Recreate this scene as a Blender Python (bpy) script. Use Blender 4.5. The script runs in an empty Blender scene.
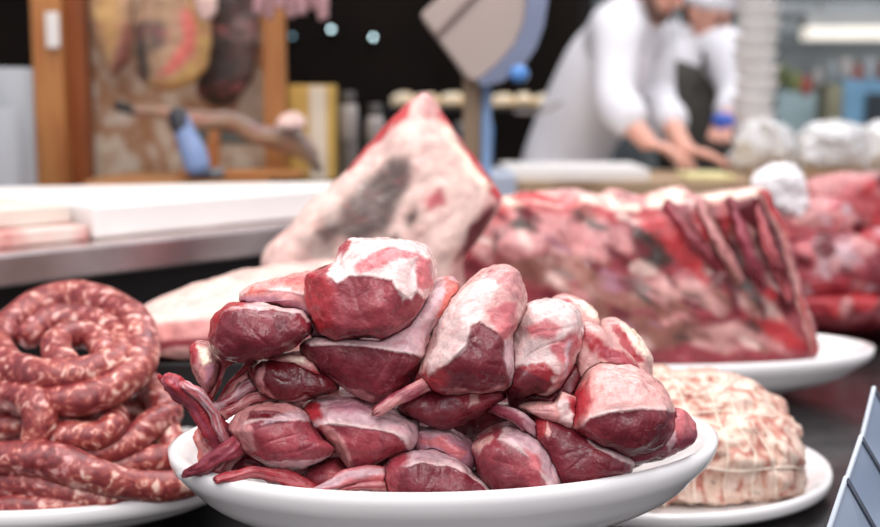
import bpy, bmesh, math, random
import numpy as np
from mathutils import Vector, Matrix, noise
from mathutils.bvhtree import BVHTree
random.seed(4); rng = np.random.RandomState(4)
SC = bpy.context.scene; COL = SC.collection
PI = math.pi
# ------------------------------------------------------------------ camera
F_PX = 1250.0; PITCH = math.radians(7.54); CAMZ = 1.13
RV = np.array([1.0, 0, 0]); UV = np.array([0, math.sin(PITCH), math.cos(PITCH)]); FV = np.array([0, math.cos(PITCH), -math.sin(PITCH)])
def P(px, py, Y):
    d = FV + RV*(px-440)/F_PX - UV*(py-263.5)/F_PX
    return np.array([0, 0, CAMZ]) + d*(Y/d[1])
def X(px, Y): return (px-440)/F_PX*Y
cd = bpy.data.cameras.new('camera'); cam = bpy.data.objects.new('camera', cd); COL.objects.link(cam)
cam.location = (0, 0, CAMZ); cam.rotation_euler = (PI/2-PITCH, 0, 0)
cd.sensor_width = 36; cd.lens = F_PX/880*36; cd.clip_start = .05; cd.clip_end = 60
cd.dof.use_dof = True; cd.dof.focus_distance = .935; cd.dof.aperture_fstop = 4.3
SC.camera = cam
# ------------------------------------------------------------------ colours and materials
def lin(h, a=1.0):
    h = h.lstrip('#'); c = [int(h[i:i+2], 16)/255 for i in (0, 2, 4)]
    return tuple([x/12.92 if x <= .04045 else ((x+.055)/1.055)**2.4 for x in c]+[a])
MATS = {}
class NT:
    def __init__(s, name):
        s.m = bpy.data.materials.new(name); s.m.use_nodes = True; s.t = s.m.node_tree; s.b = s.t.nodes['Principled BSDF']
        s.out = s.t.nodes['Material Output']
    def n(s, typ, **kw):
        nd = s.t.nodes.new(typ)
        for k, v in kw.items():
            if hasattr(nd, k) and k not in nd.inputs: setattr(nd, k, v)
            else: nd.inputs[k].default_value = v
        return nd
    def l(s, a, b): s.t.links.new(a, b)
    def coord(s, scale=(1, 1, 1)):
        tc = s.n('ShaderNodeTexCoord'); mp = s.n('ShaderNodeMapping'); s.l(tc.outputs['Object'], mp.inputs[0]); mp.inputs['Scale'].default_value = scale
        return mp.outputs[0]
    def noise(s, sc, det=3, vec=None, dist=0.0, rough=.5):
        nd = s.n('ShaderNodeTexNoise'); nd.inputs['Scale'].default_value = sc; nd.inputs['Detail'].default_value = det
        nd.inputs['Distortion'].default_value = dist; nd.inputs['Roughness'].default_value = rough
        if vec is not None: s.l(vec, nd.inputs['Vector'])
        return nd.outputs['Fac']
    def ramp(s, fac, stops):
        r = s.n('ShaderNodeValToRGB'); s.l(fac, r.inputs[0]); e = r.color_ramp.elements
        while len(e) < len(stops): e.new(.5)
        for i, (p, c) in enumerate(stops):
            e[i].position = p; e[i].color = c if len(c) == 4 else (*c, 1)
        return r.outputs[0]
    def mix(s, fac, a, b, mode='MIX'):
        m = s.n('ShaderNodeMix'); m.data_type = 'RGBA'; m.blend_type = mode
        for v, i in ((fac, 0), (a, 6), (b, 7)):
            if isinstance(v, (int, float)): m.inputs[i].default_value = v
            elif isinstance(v, tuple): m.inputs[i].default_value = v
            else: s.l(v, m.inputs[i])
        return m.outputs[2]
    def math(s, op, a, b=0.0, clamp=False):
        m = s.n('ShaderNodeMath'); m.operation = op; m.use_clamp = clamp
        for v, i in ((a, 0), (b, 1)):
            if isinstance(v, (int, float)): m.inputs[i].default_value = v
            else: s.l(v, m.inputs[i])
        return m.outputs[0]
    def bump(s, h, strength=.3, dist=.001, prev=None):
        b = s.n('ShaderNodeBump'); b.inputs['Strength'].default_value = strength; b.inputs['Distance'].default_value = dist
        s.l(h, b.inputs['Height'])
        if prev is not None: s.l(prev, b.inputs['Normal'])
        return b.outputs[0]
W3 = (0, 0, 0, 1), (1, 1, 1, 1)
def simple(name, col, rough=.5, metal=0.0, var=.12, vs=8.0, bump=0.0, bs=60.0, emit=0.0, coat=0.0, spec=.5):
    if name in MATS: return MATS[name]
    t = NT(name); c = lin(col)
    f = t.noise(vs, 4, t.coord())
    a = tuple(min(1, x*(1+var)) for x in c[:3])+(1,); b = tuple(x*(1-var) for x in c[:3])+(1,)
    o = t.ramp(f, [(.3, b), (.7, a)])
    t.l(o, t.b.inputs['Base Color']); t.b.inputs['Roughness'].default_value = rough; t.b.inputs['Metallic'].default_value = metal
    t.b.inputs['Coat Weight'].default_value = coat; t.b.inputs['Specular IOR Level'].default_value = spec
    if bump: t.l(t.bump(t.noise(bs, 3, t.coord()), bump, .002), t.b.inputs['Normal'])
    if emit:
        t.b.inputs['Emission Color'].default_value = c; t.b.inputs['Emission Strength'].default_value = emit
    MATS[name] = t.m; return t.m
def splotch(name, cols, scale=10, rough=.6, stretch=(1, 1, 1), dist=.5, spec=.4, det=5):
    """procedural blotches of several colours"""
    if name in MATS: return MATS[name]
    t = NT(name); f = t.noise(scale, det, t.coord(stretch), dist)
    n = len(cols); o = t.ramp(f, [(.3+.4*i/(n-1), lin(c)) for i, c in enumerate(cols)])
    t.l(o, t.b.inputs['Base Color']); t.b.inputs['Roughness'].default_value = rough; t.b.inputs['Specular IOR Level'].default_value = spec
    t.l(t.bump(f, .3, .002), t.b.inputs['Normal'])
    MATS[name] = t.m; return t.m
def meat_material(name, vein=.5, fine=1.0, gloss=.30, sss=.12, mottle=.5):
    t = NT(name); at = t.n('ShaderNodeAttribute'); at.attribute_name = 'tissue'
    col, lean = at.outputs['Color'], at.outputs['Alpha']
    co = t.coord()
    n1 = t.noise(45*fine, 5, co, .6); n2 = t.noise(170*fine, 4, co, .3); n3 = t.noise(420*fine, 2, co)
    # tone variation of the tissue
    v1 = t.ramp(n1, [(.3, (.70, .66, .68, 1)), (.5, (1, 1, 1, 1)), (.72, (1.22, 1.16, 1.14, 1))])
    c = t.mix(.8, col, v1, 'MULTIPLY')
    v2 = t.ramp(n2, [(.35, (.86, .80, .82, 1)), (.65, (1.12, 1.12, 1.12, 1))])
    c = t.mix(.7, c, v2, 'MULTIPLY')
    # marbling: thin wandering threads of fat in lean tissue
    def thread(sc, dist, thr):
        a = t.noise(sc*fine, 3, co, dist); d = t.math('ABSOLUTE', t.math('SUBTRACT', a, .5))
        return t.ramp(d, [(0, (1, 1, 1, 1)), (thr, (0, 0, 0, 1))])
    th = t.math('MULTIPLY', thread(30, .9, .010), t.ramp(t.noise(24*fine, 2, co), [(.5, (0, 0, 0, 1)), (.62, (1, 1, 1, 1))]))
    th2 = t.math('MULTIPLY', thread(120, .5, .016), t.ramp(t.noise(40*fine, 2, co), [(.52, (0, 0, 0, 1)), (.66, (1, 1, 1, 1))]))
    th = t.math('MULTIPLY', t.math('MAXIMUM', th, th2), t.math('MULTIPLY', lean, vein))
    c = t.mix(th, c, lin('#d9a6a0'))
    # pink mottle showing through the fat
    fm = t.math('MULTIPLY', t.ramp(t.noise(80*fine, 6, t.coord((.55, 1, 1.25)), 1.5, .62), [(.50, (0, 0, 0, 1)), (.66, (1, 1, 1, 1))]), t.math('MULTIPLY', t.math('SUBTRACT', 1.0, lean), mottle))
    c = t.mix(fm, c, lin('#b85f63'))
    t.l(c, t.b.inputs['Base Color'])
    r = t.ramp(n2, [(.3, (gloss-.13,)*3+(1,)), (.7, (gloss+.2,)*3+(1,))]); t.l(r, t.b.inputs['Roughness'])
    t.b.inputs['Specular IOR Level'].default_value = .36
    t.b.inputs['Coat Weight'].default_value = .22; t.b.inputs['Coat Roughness'].default_value = .12
    t.b.inputs['Subsurface Weight'].default_value = sss; t.b.inputs['Subsurface Radius'].default_value = (1, .35, .25); t.b.inputs['Subsurface Scale'].default_value = .004
    b = t.bump(n1, .6, .0026); b = t.bump(n2, .75, .0012, b); n4 = t.noise(900*fine, 1, co); b0 = b; b = t.bump(n3, .7, .0005, b); b = t.bump(n4, .35, .0002, b)
    t.l(b, t.b.inputs['Normal']); t.l(b, t.b.inputs['Coat Normal'])
    return t.m
MEAT = meat_material('raw_meat', .33, mottle=.36); MEATFAR = meat_material('raw_meat_large_cuts', .35, .45, .42, 0.0, .22)
# tissue colours (sRGB) and how lean they are
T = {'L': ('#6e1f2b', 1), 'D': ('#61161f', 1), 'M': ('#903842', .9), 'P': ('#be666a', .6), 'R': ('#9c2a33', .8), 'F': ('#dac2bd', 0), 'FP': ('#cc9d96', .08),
     'FM': ('#c08583', .2), 'S': ('#c4a2a6', .1), 'SD': ('#a2707e', .3), 'C': ('#f0dcc6', 0), 'B': ('#d9b79a', 0), 'G': ('#5a4c46', .0), 'GL': ('#98877f', 0), 'V': ('#94404f', .7),
     'SK': ('#dcc0b5', 0), 'SR': ('#dd9a94', .1), 'O': ('#c8685c', .2), 'Y': ('#b9955c', 0), 'T': ('#a88a6c', 0), 'K': ('#39302b', 0), 'BR': ('#8a5c50', .2), 'W': ('#f4f0ee', 0), 'RR': ('#b03338', .6)}
def tis(k):
    h, l = T[k]; c = lin(h); return np.array([c[0], c[1], c[2], l])
# ------------------------------------------------------------------ object helpers
def link(name, me, mat, parent=None, smooth=True):
    o = bpy.data.objects.new(name, me); COL.objects.link(o)
    if mat is not None: me.materials.append(mat)
    if smooth: me.polygons.foreach_set('use_smooth', [True]*len(me.polygons))
    if parent is not None: o.parent = parent
    return o
def tag(o, label, cat, group=None):
    o['label'] = label; o['category'] = cat
    if group: o['group'] = group
    return o
def struct(o): o['kind'] = 'structure'; return o
def empty(name, loc, label, cat, group=None):
    o = bpy.data.objects.new(name, None); COL.objects.link(o); o.location = tuple(loc); o.empty_display_size = .05
    return tag(o, label, cat, group)
def mesh(name, vs, fs):
    me = bpy.data.meshes.new(name); me.from_pydata([tuple(map(float, v)) for v in vs], [], [tuple(f) for f in fs]); me.update(); return me
def local(vs, parent):
    if parent is None: return np.array(vs)
    return np.array(vs)-np.array(parent.location)
def recenter(o):
    """put a top-level mesh's origin at the middle of its base"""
    me = o.data; n = len(me.vertices); a = np.empty(n*3); me.vertices.foreach_get('co', a); a = a.reshape(-1, 3)
    c = (a.min(0)+a.max(0))/2; c[2] = a[:, 2].min(); a -= c; me.vertices.foreach_set('co', a.ravel()); me.update(); o.location = tuple(c); return o
def spline(pts, n, closed=True, ten=1.0):
    p = np.array(pts, float); m = len(p); out = []
    tt = np.linspace(0, m if closed else m-1, n, endpoint=not closed)
    for t in tt:
        i = int(math.floor(t)); f = t-i
        if closed: a, b, c, d = p[(i-1) % m], p[i % m], p[(i+1) % m], p[(i+2) % m]
        else:
            i = min(i, m-2); f = t-i; b, c = p[i], p[i+1]; a = p[i-1] if i > 0 else 2*b-c; d = p[i+2] if i+2 < m else 2*c-b
        m0, m1 = (c-a)*.5*ten, (d-b)*.5*ten; out.append(b*(2*f**3-3*f*f+1)+m0*(f**3-2*f*f+f)+c*(3*f*f-2*f**3)+m1*(f**3-f*f))
    out = np.array(out)
    # equal arc length
    q = np.vstack([out, out[:1]]) if closed else out
    L = np.concatenate([[0], np.cumsum(np.linalg.norm(np.diff(q, axis=0), axis=1))])
    s = np.linspace(0, L[-1], n, endpoint=not closed)
    return np.stack([np.interp(s, L, q[:, k]) for k in range(q.shape[1])], 1)
def sdist(pts, poly):
    """signed distance, positive inside the polygon"""
    a = np.array(poly, float); b = np.roll(a, -1, 0); best = np.full(len(pts), 1e9); ins = np.zeros(len(pts), bool)
    for p, q in zip(a, b):
        e = q-p; w = pts-p; t = np.clip((w@e)/(e@e+1e-9), 0, 1); best = np.minimum(best, np.linalg.norm(w-t[:, None]*e, axis=1))
        c = ((p[1] > pts[:, 1]) != (q[1] > pts[:, 1])); den = (q[1]-p[1]) if abs(q[1]-p[1]) > 1e-9 else 1e-9
        ins ^= c & (pts[:, 0] < (q[0]-p[0])*(pts[:, 1]-p[1])/den+p[0])
    return np.where(ins, best, -best)
def nz(arr, sc, seed=0.0, oct=1):
    o = Vector((seed*7.3, seed*3.1, seed*1.7))
    if oct == 1: return np.array([noise.noise(Vector(v)*sc+o) for v in arr])
    return np.array([noise.fractal(Vector(v)*sc+o, .9, 2.1, oct) for v in arr])
SEED = [0]
def blob(name, outline, Y, T_, base='L', regions=(), tilt=.3, N=170, M=56, n=3.3, back=.8, lump=.0034, edge=1.3, jit=1.5, mat=None, parent=None, lump_s=26, raw=False):
    """a solid with real thickness whose silhouette from the front is `outline`; Y is the depth at its lowest point, `tilt` leans its top away.
    regions: (polygon, tissue, slope): tissue patches; slope turns that patch into a face falling away from its border"""
    SEED[0] += 1; sd = SEED[0]
    ol = spline(outline, N, ten=.62); c = ol.mean(0); sc = Y/F_PX; ymax = ol[:, 1].max()
    rows, dep, ss = [], [], []
    def prof(s, T): return T*(1-s**n)**(1/n)
    sv = [math.sin(PI/2*(k/M)**.85) for k in range(1, M)]+[1.0]
    px = [c[None]]; s_all = [0.0]; side = [1]
    for s in sv: px.append(c+(ol-c)*s); s_all += [s]*N; side += [1]*N
    bk = sv[:-1][::-1][::2]
    for s in bk: px.append(c+(ol-c)*s); s_all += [s]*N; side += [-1]*N
    px.append(c[None]); s_all.append(0.0); side.append(-1)
    px = np.vstack(px); s_all = np.array(s_all); side = np.array(side)
    h = np.array([prof(min(s, 1.0), 1.0) for s in s_all])
    d = np.where(side > 0, -T_*h, 0.0); dback = np.where(side > 0, 0.0, T_*back*h)
    col = np.tile(tis(base), (len(px), 1))
    wob = np.stack([nz(np.c_[px, d*900], .05, sd+.3), nz(np.c_[px, d*900], .05, sd+5.7)], 1)*jit*2+np.stack([nz(np.c_[px, d*900], .19, sd+1.3), nz(np.c_[px, d*900], .19, sd+6.7)], 1)*jit+np.stack([nz(np.c_[px, d*900], .45, sd+2.3), nz(np.c_[px, d*900], .45, sd+7.7)], 1)*jit*.8
    for rg in regions:
        poly, key = rg[0], rg[1]; slope = rg[2] if len(rg) > 2 else 0.0; e = rg[3] if len(rg) > 3 else edge
        sdv = sdist(px+wob*(.4 if slope > 0 else 1), poly); w = np.clip((sdv+e)/(2*e), 0, 1); w = w*w*(3-2*w)
        col = col*(1-w[:, None])+tis(key)[None]*w[:, None]
        if key in ('F', 'FP', 'C', 'S', 'FM') and T_ < .06: d = d-.0009*w*np.where(side > 0, 1, 0)
        if slope:
            # the patch is a face of its own: it falls away from its crease, silhouette included
            pp = np.array(poly, float); q = np.vstack([pp, pp[:1]]); sm = np.vstack([q[i]+(q[i+1]-q[i])*np.linspace(0, 1, 24)[:, None] for i in range(len(pp))])
            sm = sm[sdist(sm, ol) > 1.0]
            if len(sm):
                dist = np.sqrt(((px[:, None, :]-sm[None])**2).sum(2)).min(1); ins = np.clip(sdist(px, poly)/3, 0, 1)
                d = d+slope*dist*sc*ins
                if T_ < .06 and key in ('F', 'FP', 'S', 'FM', 'SD'):
                    # a paler seam of fat along the crease
                    wl = np.exp(-(np.clip(sdist(px+wob*.4, poly)-1.5, -9, None)/3.2)**2)*np.exp(-(dist/6.0)**2)*.75*(side > 0)*(sdist(px+wob*.4, poly) > -.5)
                    col = col*(1-wl[:, None])+tis('F')[None]*wl[:, None]
    xyz = np.c_[(px[:, 0]-440)*sc, (px[:, 1]-263.5)*sc, d]
    # lumps
    k = np.minimum(h*1.5, 1)
    d = d+lump*k*nz(xyz, lump_s, sd)*1.6+lump*.5*k*nz(xyz, lump_s*3, sd+9)
    an = sd*1.3; u1 = xyz[:, 0]*math.cos(an)+xyz[:, 1]*math.sin(an); u2 = -xyz[:, 0]*math.sin(an)+xyz[:, 1]*math.cos(an)
    rd = nz(np.c_[u1*.35, u2, xyz[:, 2]*.5], lump_s*3.2, sd+2); d = d+lump*.20*k*np.clip(1-np.abs(rd)*3.5, 0, 1)**2
    # perspective: true ray through each outline point at its own depth
    dd = FV[None]+RV[None]*((px[:, 0]-440)/F_PX)[:, None]-UV[None]*((px[:, 1]-263.5)/F_PX)[:, None]
    Yv = Y+(ymax-px[:, 1])*sc*tilt
    base_pt = np.array([0, 0, CAMZ])+dd*(Yv/dd[:, 1])[:, None]
    vs = base_pt+dd*(d*FV[1]/dd[:, 1])[:, None]+np.array([0, 1.0, 0])[None]*dback[:, None]
    # the silhouette itself is slightly irregular
    nrm = (px-c); nrm = nrm/(np.linalg.norm(nrm, axis=1)[:, None]+1e-6)
    irr = (nz(xyz, lump_s*2, sd+4)*lump*.9+nz(xyz, lump_s*6, sd+8)*lump*.4)*s_all
    vs = vs+RV[None]*(irr*nrm[:, 0])[:, None]-UV[None]*(irr*nrm[:, 1])[:, None]
    fs = []
    R = (len(px)-2)//N
    for j in range(N): fs.append((0, 1+(j+1) % N, 1+j))
    for r in range(R-1):
        a, b = 1+r*N, 1+(r+1)*N
        for j in range(N):
            j2 = (j+1) % N; fs.append((a+j, a+j2, b+j2, b+j))
    a = 1+(R-1)*N; z = len(px)-1
    for j in range(N): fs.append((a+j, a+(j+1) % N, z))
    vl = local(vs, parent)
    me = mesh(name, vl, fs)
    ca = me.color_attributes.new('tissue', 'FLOAT_COLOR', 'POINT'); ca.data.foreach_set('color', col.astype(np.float32).ravel())
    bm = bmesh.new(); bm.from_mesh(me); bmesh.ops.recalc_face_normals(bm, faces=bm.faces); bm.to_mesh(me); bm.free()
    o = link(name, me, mat or MEAT, parent)
    if parent is None and not raw: recenter(o)
    return o
def patches(ol, keys, n, size, seed, asp=(.35, 1.0), ang=(0, PI)):
    r = random.Random(seed); o = np.array(ol, float); lo, hi = o.min(0), o.max(0); out = []
    while len(out) < n:
        p = np.array([r.uniform(lo[0], hi[0]), r.uniform(lo[1], hi[1])])
        if sdist(p[None], ol)[0] < 0: continue
        a = r.uniform(*ang); L = size*r.uniform(.4, 1.3); k = r.uniform(*asp); c, s_ = math.cos(a), math.sin(a)
        poly = [(p[0]+L*math.cos(t)*c-L*k*math.sin(t)*s_, p[1]+L*math.cos(t)*s_+L*k*math.sin(t)*c) for t in np.linspace(0, 2*PI, 9)[:-1]]
        out.append((poly, r.choice(keys), 0, r.uniform(2, 5)))
    return out
def tube_geo(path, radii, N=20, K=14, sq=1.0, closed_ends=True, jit=0.0, js=60, seed=1, cap=.9):
    """path of 3d points, radii: same count; returns verts/faces; rounded ends"""
    q = spline(np.c_[np.array(path, float), np.array(radii, float)], N, closed=False)
    pts, rad = q[:, :3], q[:, 3]
    tan = np.gradient(pts, axis=0); tan /= np.linalg.norm(tan, axis=1)[:, None]
    up = np.array([0.0, 0, 1]) if abs(tan[0][2]) < .9 else np.array([1.0, 0, 0])
    rings = []
    u = np.cross(tan[0], up); u /= np.linalg.norm(u)
    frames = []
    for i in range(N):
        u = u-tan[i]*(u@tan[i]); u /= np.linalg.norm(u); v = np.cross(tan[i], u); frames.append((u.copy(), v))
    seq = []
    for k in (0.05, .35, .7, .92): seq.append((0, -math.cos(math.asin(k))*rad[0]*cap, k))
    for i in range(N): seq.append((i, 0, 1))
    for k in (.92, .7, .35, .05): seq.append((N-1, math.cos(math.asin(k))*rad[-1]*cap, k))
    vs = []
    for i, off, k in seq:
        u_, v_ = frames[i]
        for j in range(K):
            a = 2*PI*j/K; vs.append(pts[i]+tan[i]*off+(u_*math.cos(a)+v_*math.sin(a)*sq)*rad[i]*k)
    vs = np.array(vs); S = len(seq); fs = []
    for s in range(S-1):
        for j in range(K): fs.append((s*K+j, s*K+(j+1) % K, (s+1)*K+(j+1) % K, (s+1)*K+j))
    fs.append(tuple(range(K))[::-1]); fs.append(tuple((S-1)*K+j for j in range(K)))
    if jit: 
        g = np.stack([nz(vs, js, seed), nz(vs, js, seed+3), nz(vs, js, seed+6)], 1); vs = vs+g*jit
    return vs, fs
def tube(name, path, radii, mat, parent=None, N=24, K=14, key=None, ends=None, **kw):
    if not hasattr(radii, '__len__'): radii = [radii]*len(path)
    vs, fs = tube_geo(path, radii, N, K, **kw)
    me = mesh(name, local(vs, parent), fs)
    if key:
        S = len(vs)//K; c = np.tile(tis(key), (len(vs), 1)); V = np.array(vs).reshape(S, K, 3); cen = V.mean(1)
        aa = 2*PI*np.arange(K)/K; so = len(path)*3.7+path[0][0]*50
        g = np.array([[noise.noise(Vector((math.cos(a)*1.7+so, math.sin(a)*1.7, i*.045))) for a in aa] for i in range(S)])
        g2 = np.array([[noise.noise(Vector((math.cos(a)*4+so, math.sin(a)*4, i*.09))) for a in aa] for i in range(S)])
        V = cen[:, None]+(V-cen[:, None])*(1+.34*g+.20*g2)[:, :, None]
        tn = np.gradient(cen, axis=0); tn /= np.linalg.norm(tn, axis=1)[:, None]+1e-9; rr_ = max(radii)
        for i_, sg in ((0, -1), (1, -1), (2, -1), (3, -.6), (S-1, 1), (S-2, 1), (S-3, 1), (S-4, .6)): V[i_] += tn[i_][None]*(sg*rr_*.9*g2[6+(i_ % 3)])[:, None]
        vs = V.reshape(-1, 3); me.vertices.foreach_set('co', np.array(local(vs, parent)).ravel()); me.update()
        w = np.clip((g+.5*g2).ravel()*3.2+.35, 0, 1)
        if ends:
            c = c*(1-w[:, None])+tis(ends)[None]*w[:, None]
        ca = me.color_attributes.new('tissue', 'FLOAT_COLOR', 'POINT'); ca.data.foreach_set('color', c.astype(np.float32).ravel())
    bm = bmesh.new(); bm.from_mesh(me); bmesh.ops.recalc_face_normals(bm, faces=bm.faces); bm.to_mesh(me); bm.free()
    o = link(name, me, mat, parent)
    if parent is None: recenter(o)
    return o
def ptube(name, pts, rad_px, mat, parent=None, **kw):
    """tube through (px, py, Y) points, radii in pixels at that depth"""
    if not hasattr(rad_px, '__len__'): rad_px = [rad_px]*len(pts)
    return tube(name, [P(*p) for p in pts], [r*p[2]/F_PX for r, p in zip(rad_px, pts)], mat, parent, **kw)
def prism(name, poly, z0, z1, mat, parent=None, bev=.003):
    """vertical prism over a plan polygon"""
    n = len(poly); vs = [(x, y, z0) for x, y in poly]+[(x, y, z1) for x, y in poly]
    fs = [tuple(range(n))[::-1], tuple(range(n, 2*n))]+[(i, (i+1) % n, n+(i+1) % n, n+i) for i in range(n)]
    me = mesh(name, local(vs, parent), fs)
    bm = bmesh.new(); bm.from_mesh(me); bmesh.ops.recalc_face_normals(bm, faces=bm.faces)
    if bev: bmesh.ops.bevel(bm, geom=bm.edges[:], offset=bev, segments=2, affect='EDGES', profile=.5)
    bm.to_mesh(me); bm.free()
    o = link(name, me, mat, parent, smooth=False)
    if parent is None: recenter(o)
    return o
def box(name, x0, x1, y0, y1, z0, z1, mat, parent=None, bev=.003, rot=0.0):
    cx, cy = (x0+x1)/2, (y0+y1)/2; c, s = math.cos(rot), math.sin(rot)
    pl = [(cx+(x-cx)*c-(y-cy)*s, cy+(x-cx)*s+(y-cy)*c) for x, y in ((x0, y0), (x1, y0), (x1, y1), (x0, y1))]
    return prism(name, pl, z0, z1, mat, parent, bev)
def lathe(name, prof, loc, mat, parent=None, sx=1.0, sy=1.0, rot=0.0, N=96, smooth=True):
    """revolve (r, z) pairs about z, scaled to an oval and turned"""
    vs = []
    c, s = math.cos(rot), math.sin(rot)
    for r, z in prof:
        for j in range(N):
            a = 2*PI*j/N; x, y = r*sx*math.cos(a), r*sy*math.sin(a); vs.append((x*c-y*s, x*s+y*c, z))
    fs = []
    for i in range(len(prof)-1):
        for j in range(N): fs.append((i*N+j, i*N+(j+1) % N, (i+1)*N+(j+1) % N, (i+1)*N+j))
    if prof[0][0] > 1e-5: fs.append(tuple(range(N)))
    if prof[-1][0] > 1e-5: fs.append(tuple((len(prof)-1)*N+j for j in range(N)))
    me = mesh(name, vs, fs)
    bm = bmesh.new(); bm.from_mesh(me); bmesh.ops.remove_doubles(bm, verts=bm.verts, dist=1e-6); bmesh.ops.recalc_face_normals(bm, faces=bm.faces); bm.to_mesh(me); bm.free()
    o = link(name, me, mat, parent, smooth); o.location = tuple(np.array(loc)-(np.array(parent.location) if parent else 0)); return o
CERAMIC = simple('glazed_white_ceramic', '#f2f0ee', .12, var=.02, coat=.5)
STEEL = simple('brushed_steel', '#b9b6b4', .28, 1.0, .1, 20)
def platter(cx, cy, zr, a, b, h, rot, label, group=None):
    """oval ceramic platter: foot, flaring wall, wide lip, hollow inside; zr = rim height, a, b = half axes of the rim"""
    k = b/a
    prof = [(.0, -h+.012), (.50, -h+.012), (.66, -h+.015), (.80, -h*.62+.006), (.90, -h*.30), (.955, -.004), (.985, -.0005), (1.0, -.0005), (1.008, -.003), (1.006, -.010),
            (.992, -.018), (.95, -h*.42), (.88, -h*.66), (.76, -h*.87), (.64, -h*.97), (.60, -h), (.56, -h), (.55, -h+.004), (0, -h+.004)]
    prof = [(r*a, z) for r, z in prof]
    # smooth the profile
    q = spline(prof, 70, closed=False); q[:, 0] = np.clip(q[:, 0], 0, None); q[0, 0] = 0; q[-1, 0] = 0
    o = lathe('oval_platter', [tuple(x) for x in q], (cx, cy, zr), CERAMIC, sx=1, sy=k, rot=rot, N=128)
    return tag(o, label, 'platter', group)

def carve(objs):
    """soft pieces pressed together: where a piece would run into one nearer the front it is dented instead"""
    bpy.context.view_layer.update()
    items = []
    for o in objs:
        mw = np.array(o.matrix_world); n = len(o.data.vertices); a = np.empty(n*3); o.data.vertices.foreach_get('co', a); a = a.reshape(-1, 3)@mw[:3, :3].T+mw[:3, 3]
        items.append([o, a, [tuple(p.vertices) for p in o.data.polygons]])
    items.sort(key=lambda it: float(np.percentile(it[1]@FV, 20)))
    dirv = Vector(FV)
    done = []
    for it in items:
        a = it[1]
        for bvh, lo, hi in done:
            m = np.all((a > lo-.001) & (a < hi+.001), axis=1)
            for i in np.nonzero(m)[0]:
                p = Vector(a[i]); h, nn, idx, ds = bvh.ray_cast(p, dirv)
                if h is None or nn.dot(dirv) < 0: continue
                h2, n2, _, _ = bvh.ray_cast(p, -dirv)
                if h2 is None or n2.dot(-dirv) < 0: continue
                a[i] = np.array(h)+FV*.0006
        mw = np.array(it[0].matrix_world); l = (a-mw[:3, 3])@mw[:3, :3]
        it[0].data.vertices.foreach_set('co', l.ravel()); it[0].data.update()
        it[0].data.update(); nr = np.empty(len(a)*3); it[0].data.vertices.foreach_get('normal', nr); nr = nr.reshape(-1, 3)@mw[:3, :3].T
        done.append((BVHTree.FromPolygons([Vector(v) for v in a+nr*.0006], it[2]), a.min(0)-.002, a.max(0)+.002))
# ================================================================== the front platter and its cuts
DECK = .70
PLx, PLy, PLz = .007, 1.028, .850
platter(PLx, PLy, PLz, .230, .160, .066, math.radians(9.8), 'raised white oval platter in the foreground heaped with raw lamb cuts')
st = lathe('platter_stand', [(0, 0), (.10, 0), (.105, .004), (.10, .010), (.05, .016), (.045, .05), (.05, .066), (.10, .076), (.11, .080), (.105, .0835), (0, .0835)], (PLx, PLy, DECK), STEEL, N=64)
tag(st, 'round steel stand holding up the front platter of lamb', 'stand')
G1 = 'raw meat cuts heaped on the front platter'
def cut(label, outline, Y, T_, base, regions=(), name='meat_cut', **kw):
    return tag(blob(name, outline, Y, T_, base, regions, **kw), label, 'meat', G1)
# A top
cut('large boneless cut crowning the heap, white fat over its flat top', [(350,241),(380,239),(410,240),(428,247),(436,262),(434,282),(425,300),(416,318),(400,333),(382,340),(362,338),(335,341),(318,332),(310,312),(306,290),(307,275),(320,269),(333,262),(340,248)],
    .945, .050, 'M', [([(306,272),(322,268),(336,290),(330,325),(345,345),(300,345),(296,280)], 'R', 0, 6),
     ([(300,235),(445,232),(445,262),(434,300),(424,298),(415,292),(410,300),(400,292),(392,280),(370,276),(350,276),(338,284),(326,273),(322,268)], 'F', .75),
     ([(352,266),(366,256),(392,248),(414,250),(424,260),(432,262),(434,285),(422,292),(414,285),(418,262),(398,258),(380,268),(362,274)], 'P', 0, 3),
     ([(310,268),(333,262),(345,240),(352,240),(338,268),(322,275)], 'M'),
     ([(330,268),(352,243),(420,243),(434,255),(420,256),(392,246),(366,250),(346,266),(334,280)], 'F', 0, 2),
     ([(390,265),(418,258),(416,292),(404,300),(396,282)], 'F', 0, 2)], name='boneless_cut')
# C rib slab behind
cut('flat slab of fat and rib meat lying behind the dark left cut', [(240,304),(241,293),(254,285),(275,280),(300,274),(325,266),(345,266),(348,300),(335,335),(316,345),(306,325),(296,312),(280,307),(262,302)],
    .968, .028, 'FM', [([(238,300),(242,298),(270,296),(300,302),(318,318),(322,345),(296,345),(262,306),(240,308)], 'SD', 0, 2), ([(236,290),(250,284),(300,270),(340,262),(345,290),(320,300),(290,292),(262,290),(240,296)], 'FP', .7),
     ([(255,289),(275,283),(300,276),(320,272),(322,285),(300,288),(280,284)], 'R', 0, 5), ([(242,296),(252,288),(268,288),(262,293)], 'O', 0, 2), ([(285,283),(305,280),(312,290),(296,291)], 'O', 0, 3)], name='rib_slab', lump=.004)
# B left dark
cut('dark red rounded cut on the left shoulder of the heap with a thin fat rim', [(214,318),(226,307),(250,303),(275,306),(300,310),(310,320),(312,332),(298,344),(284,353),(262,358),(240,361),(222,359),(212,350),(210,334)],
    .942, .045, 'L', [([(205,300),(250,296),(275,298),(305,304),(315,320),(306,322),(300,314),(270,309),(245,308),(225,312),(216,322)], 'SD', .6), ([(206,305),(240,298),(246,306),(226,312),(216,330),(205,340)], 'R', 0, 3),
     ([(248,300),(285,302),(300,308),(268,310)], 'FP', 0, 2)], name='loin_cut')
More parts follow.
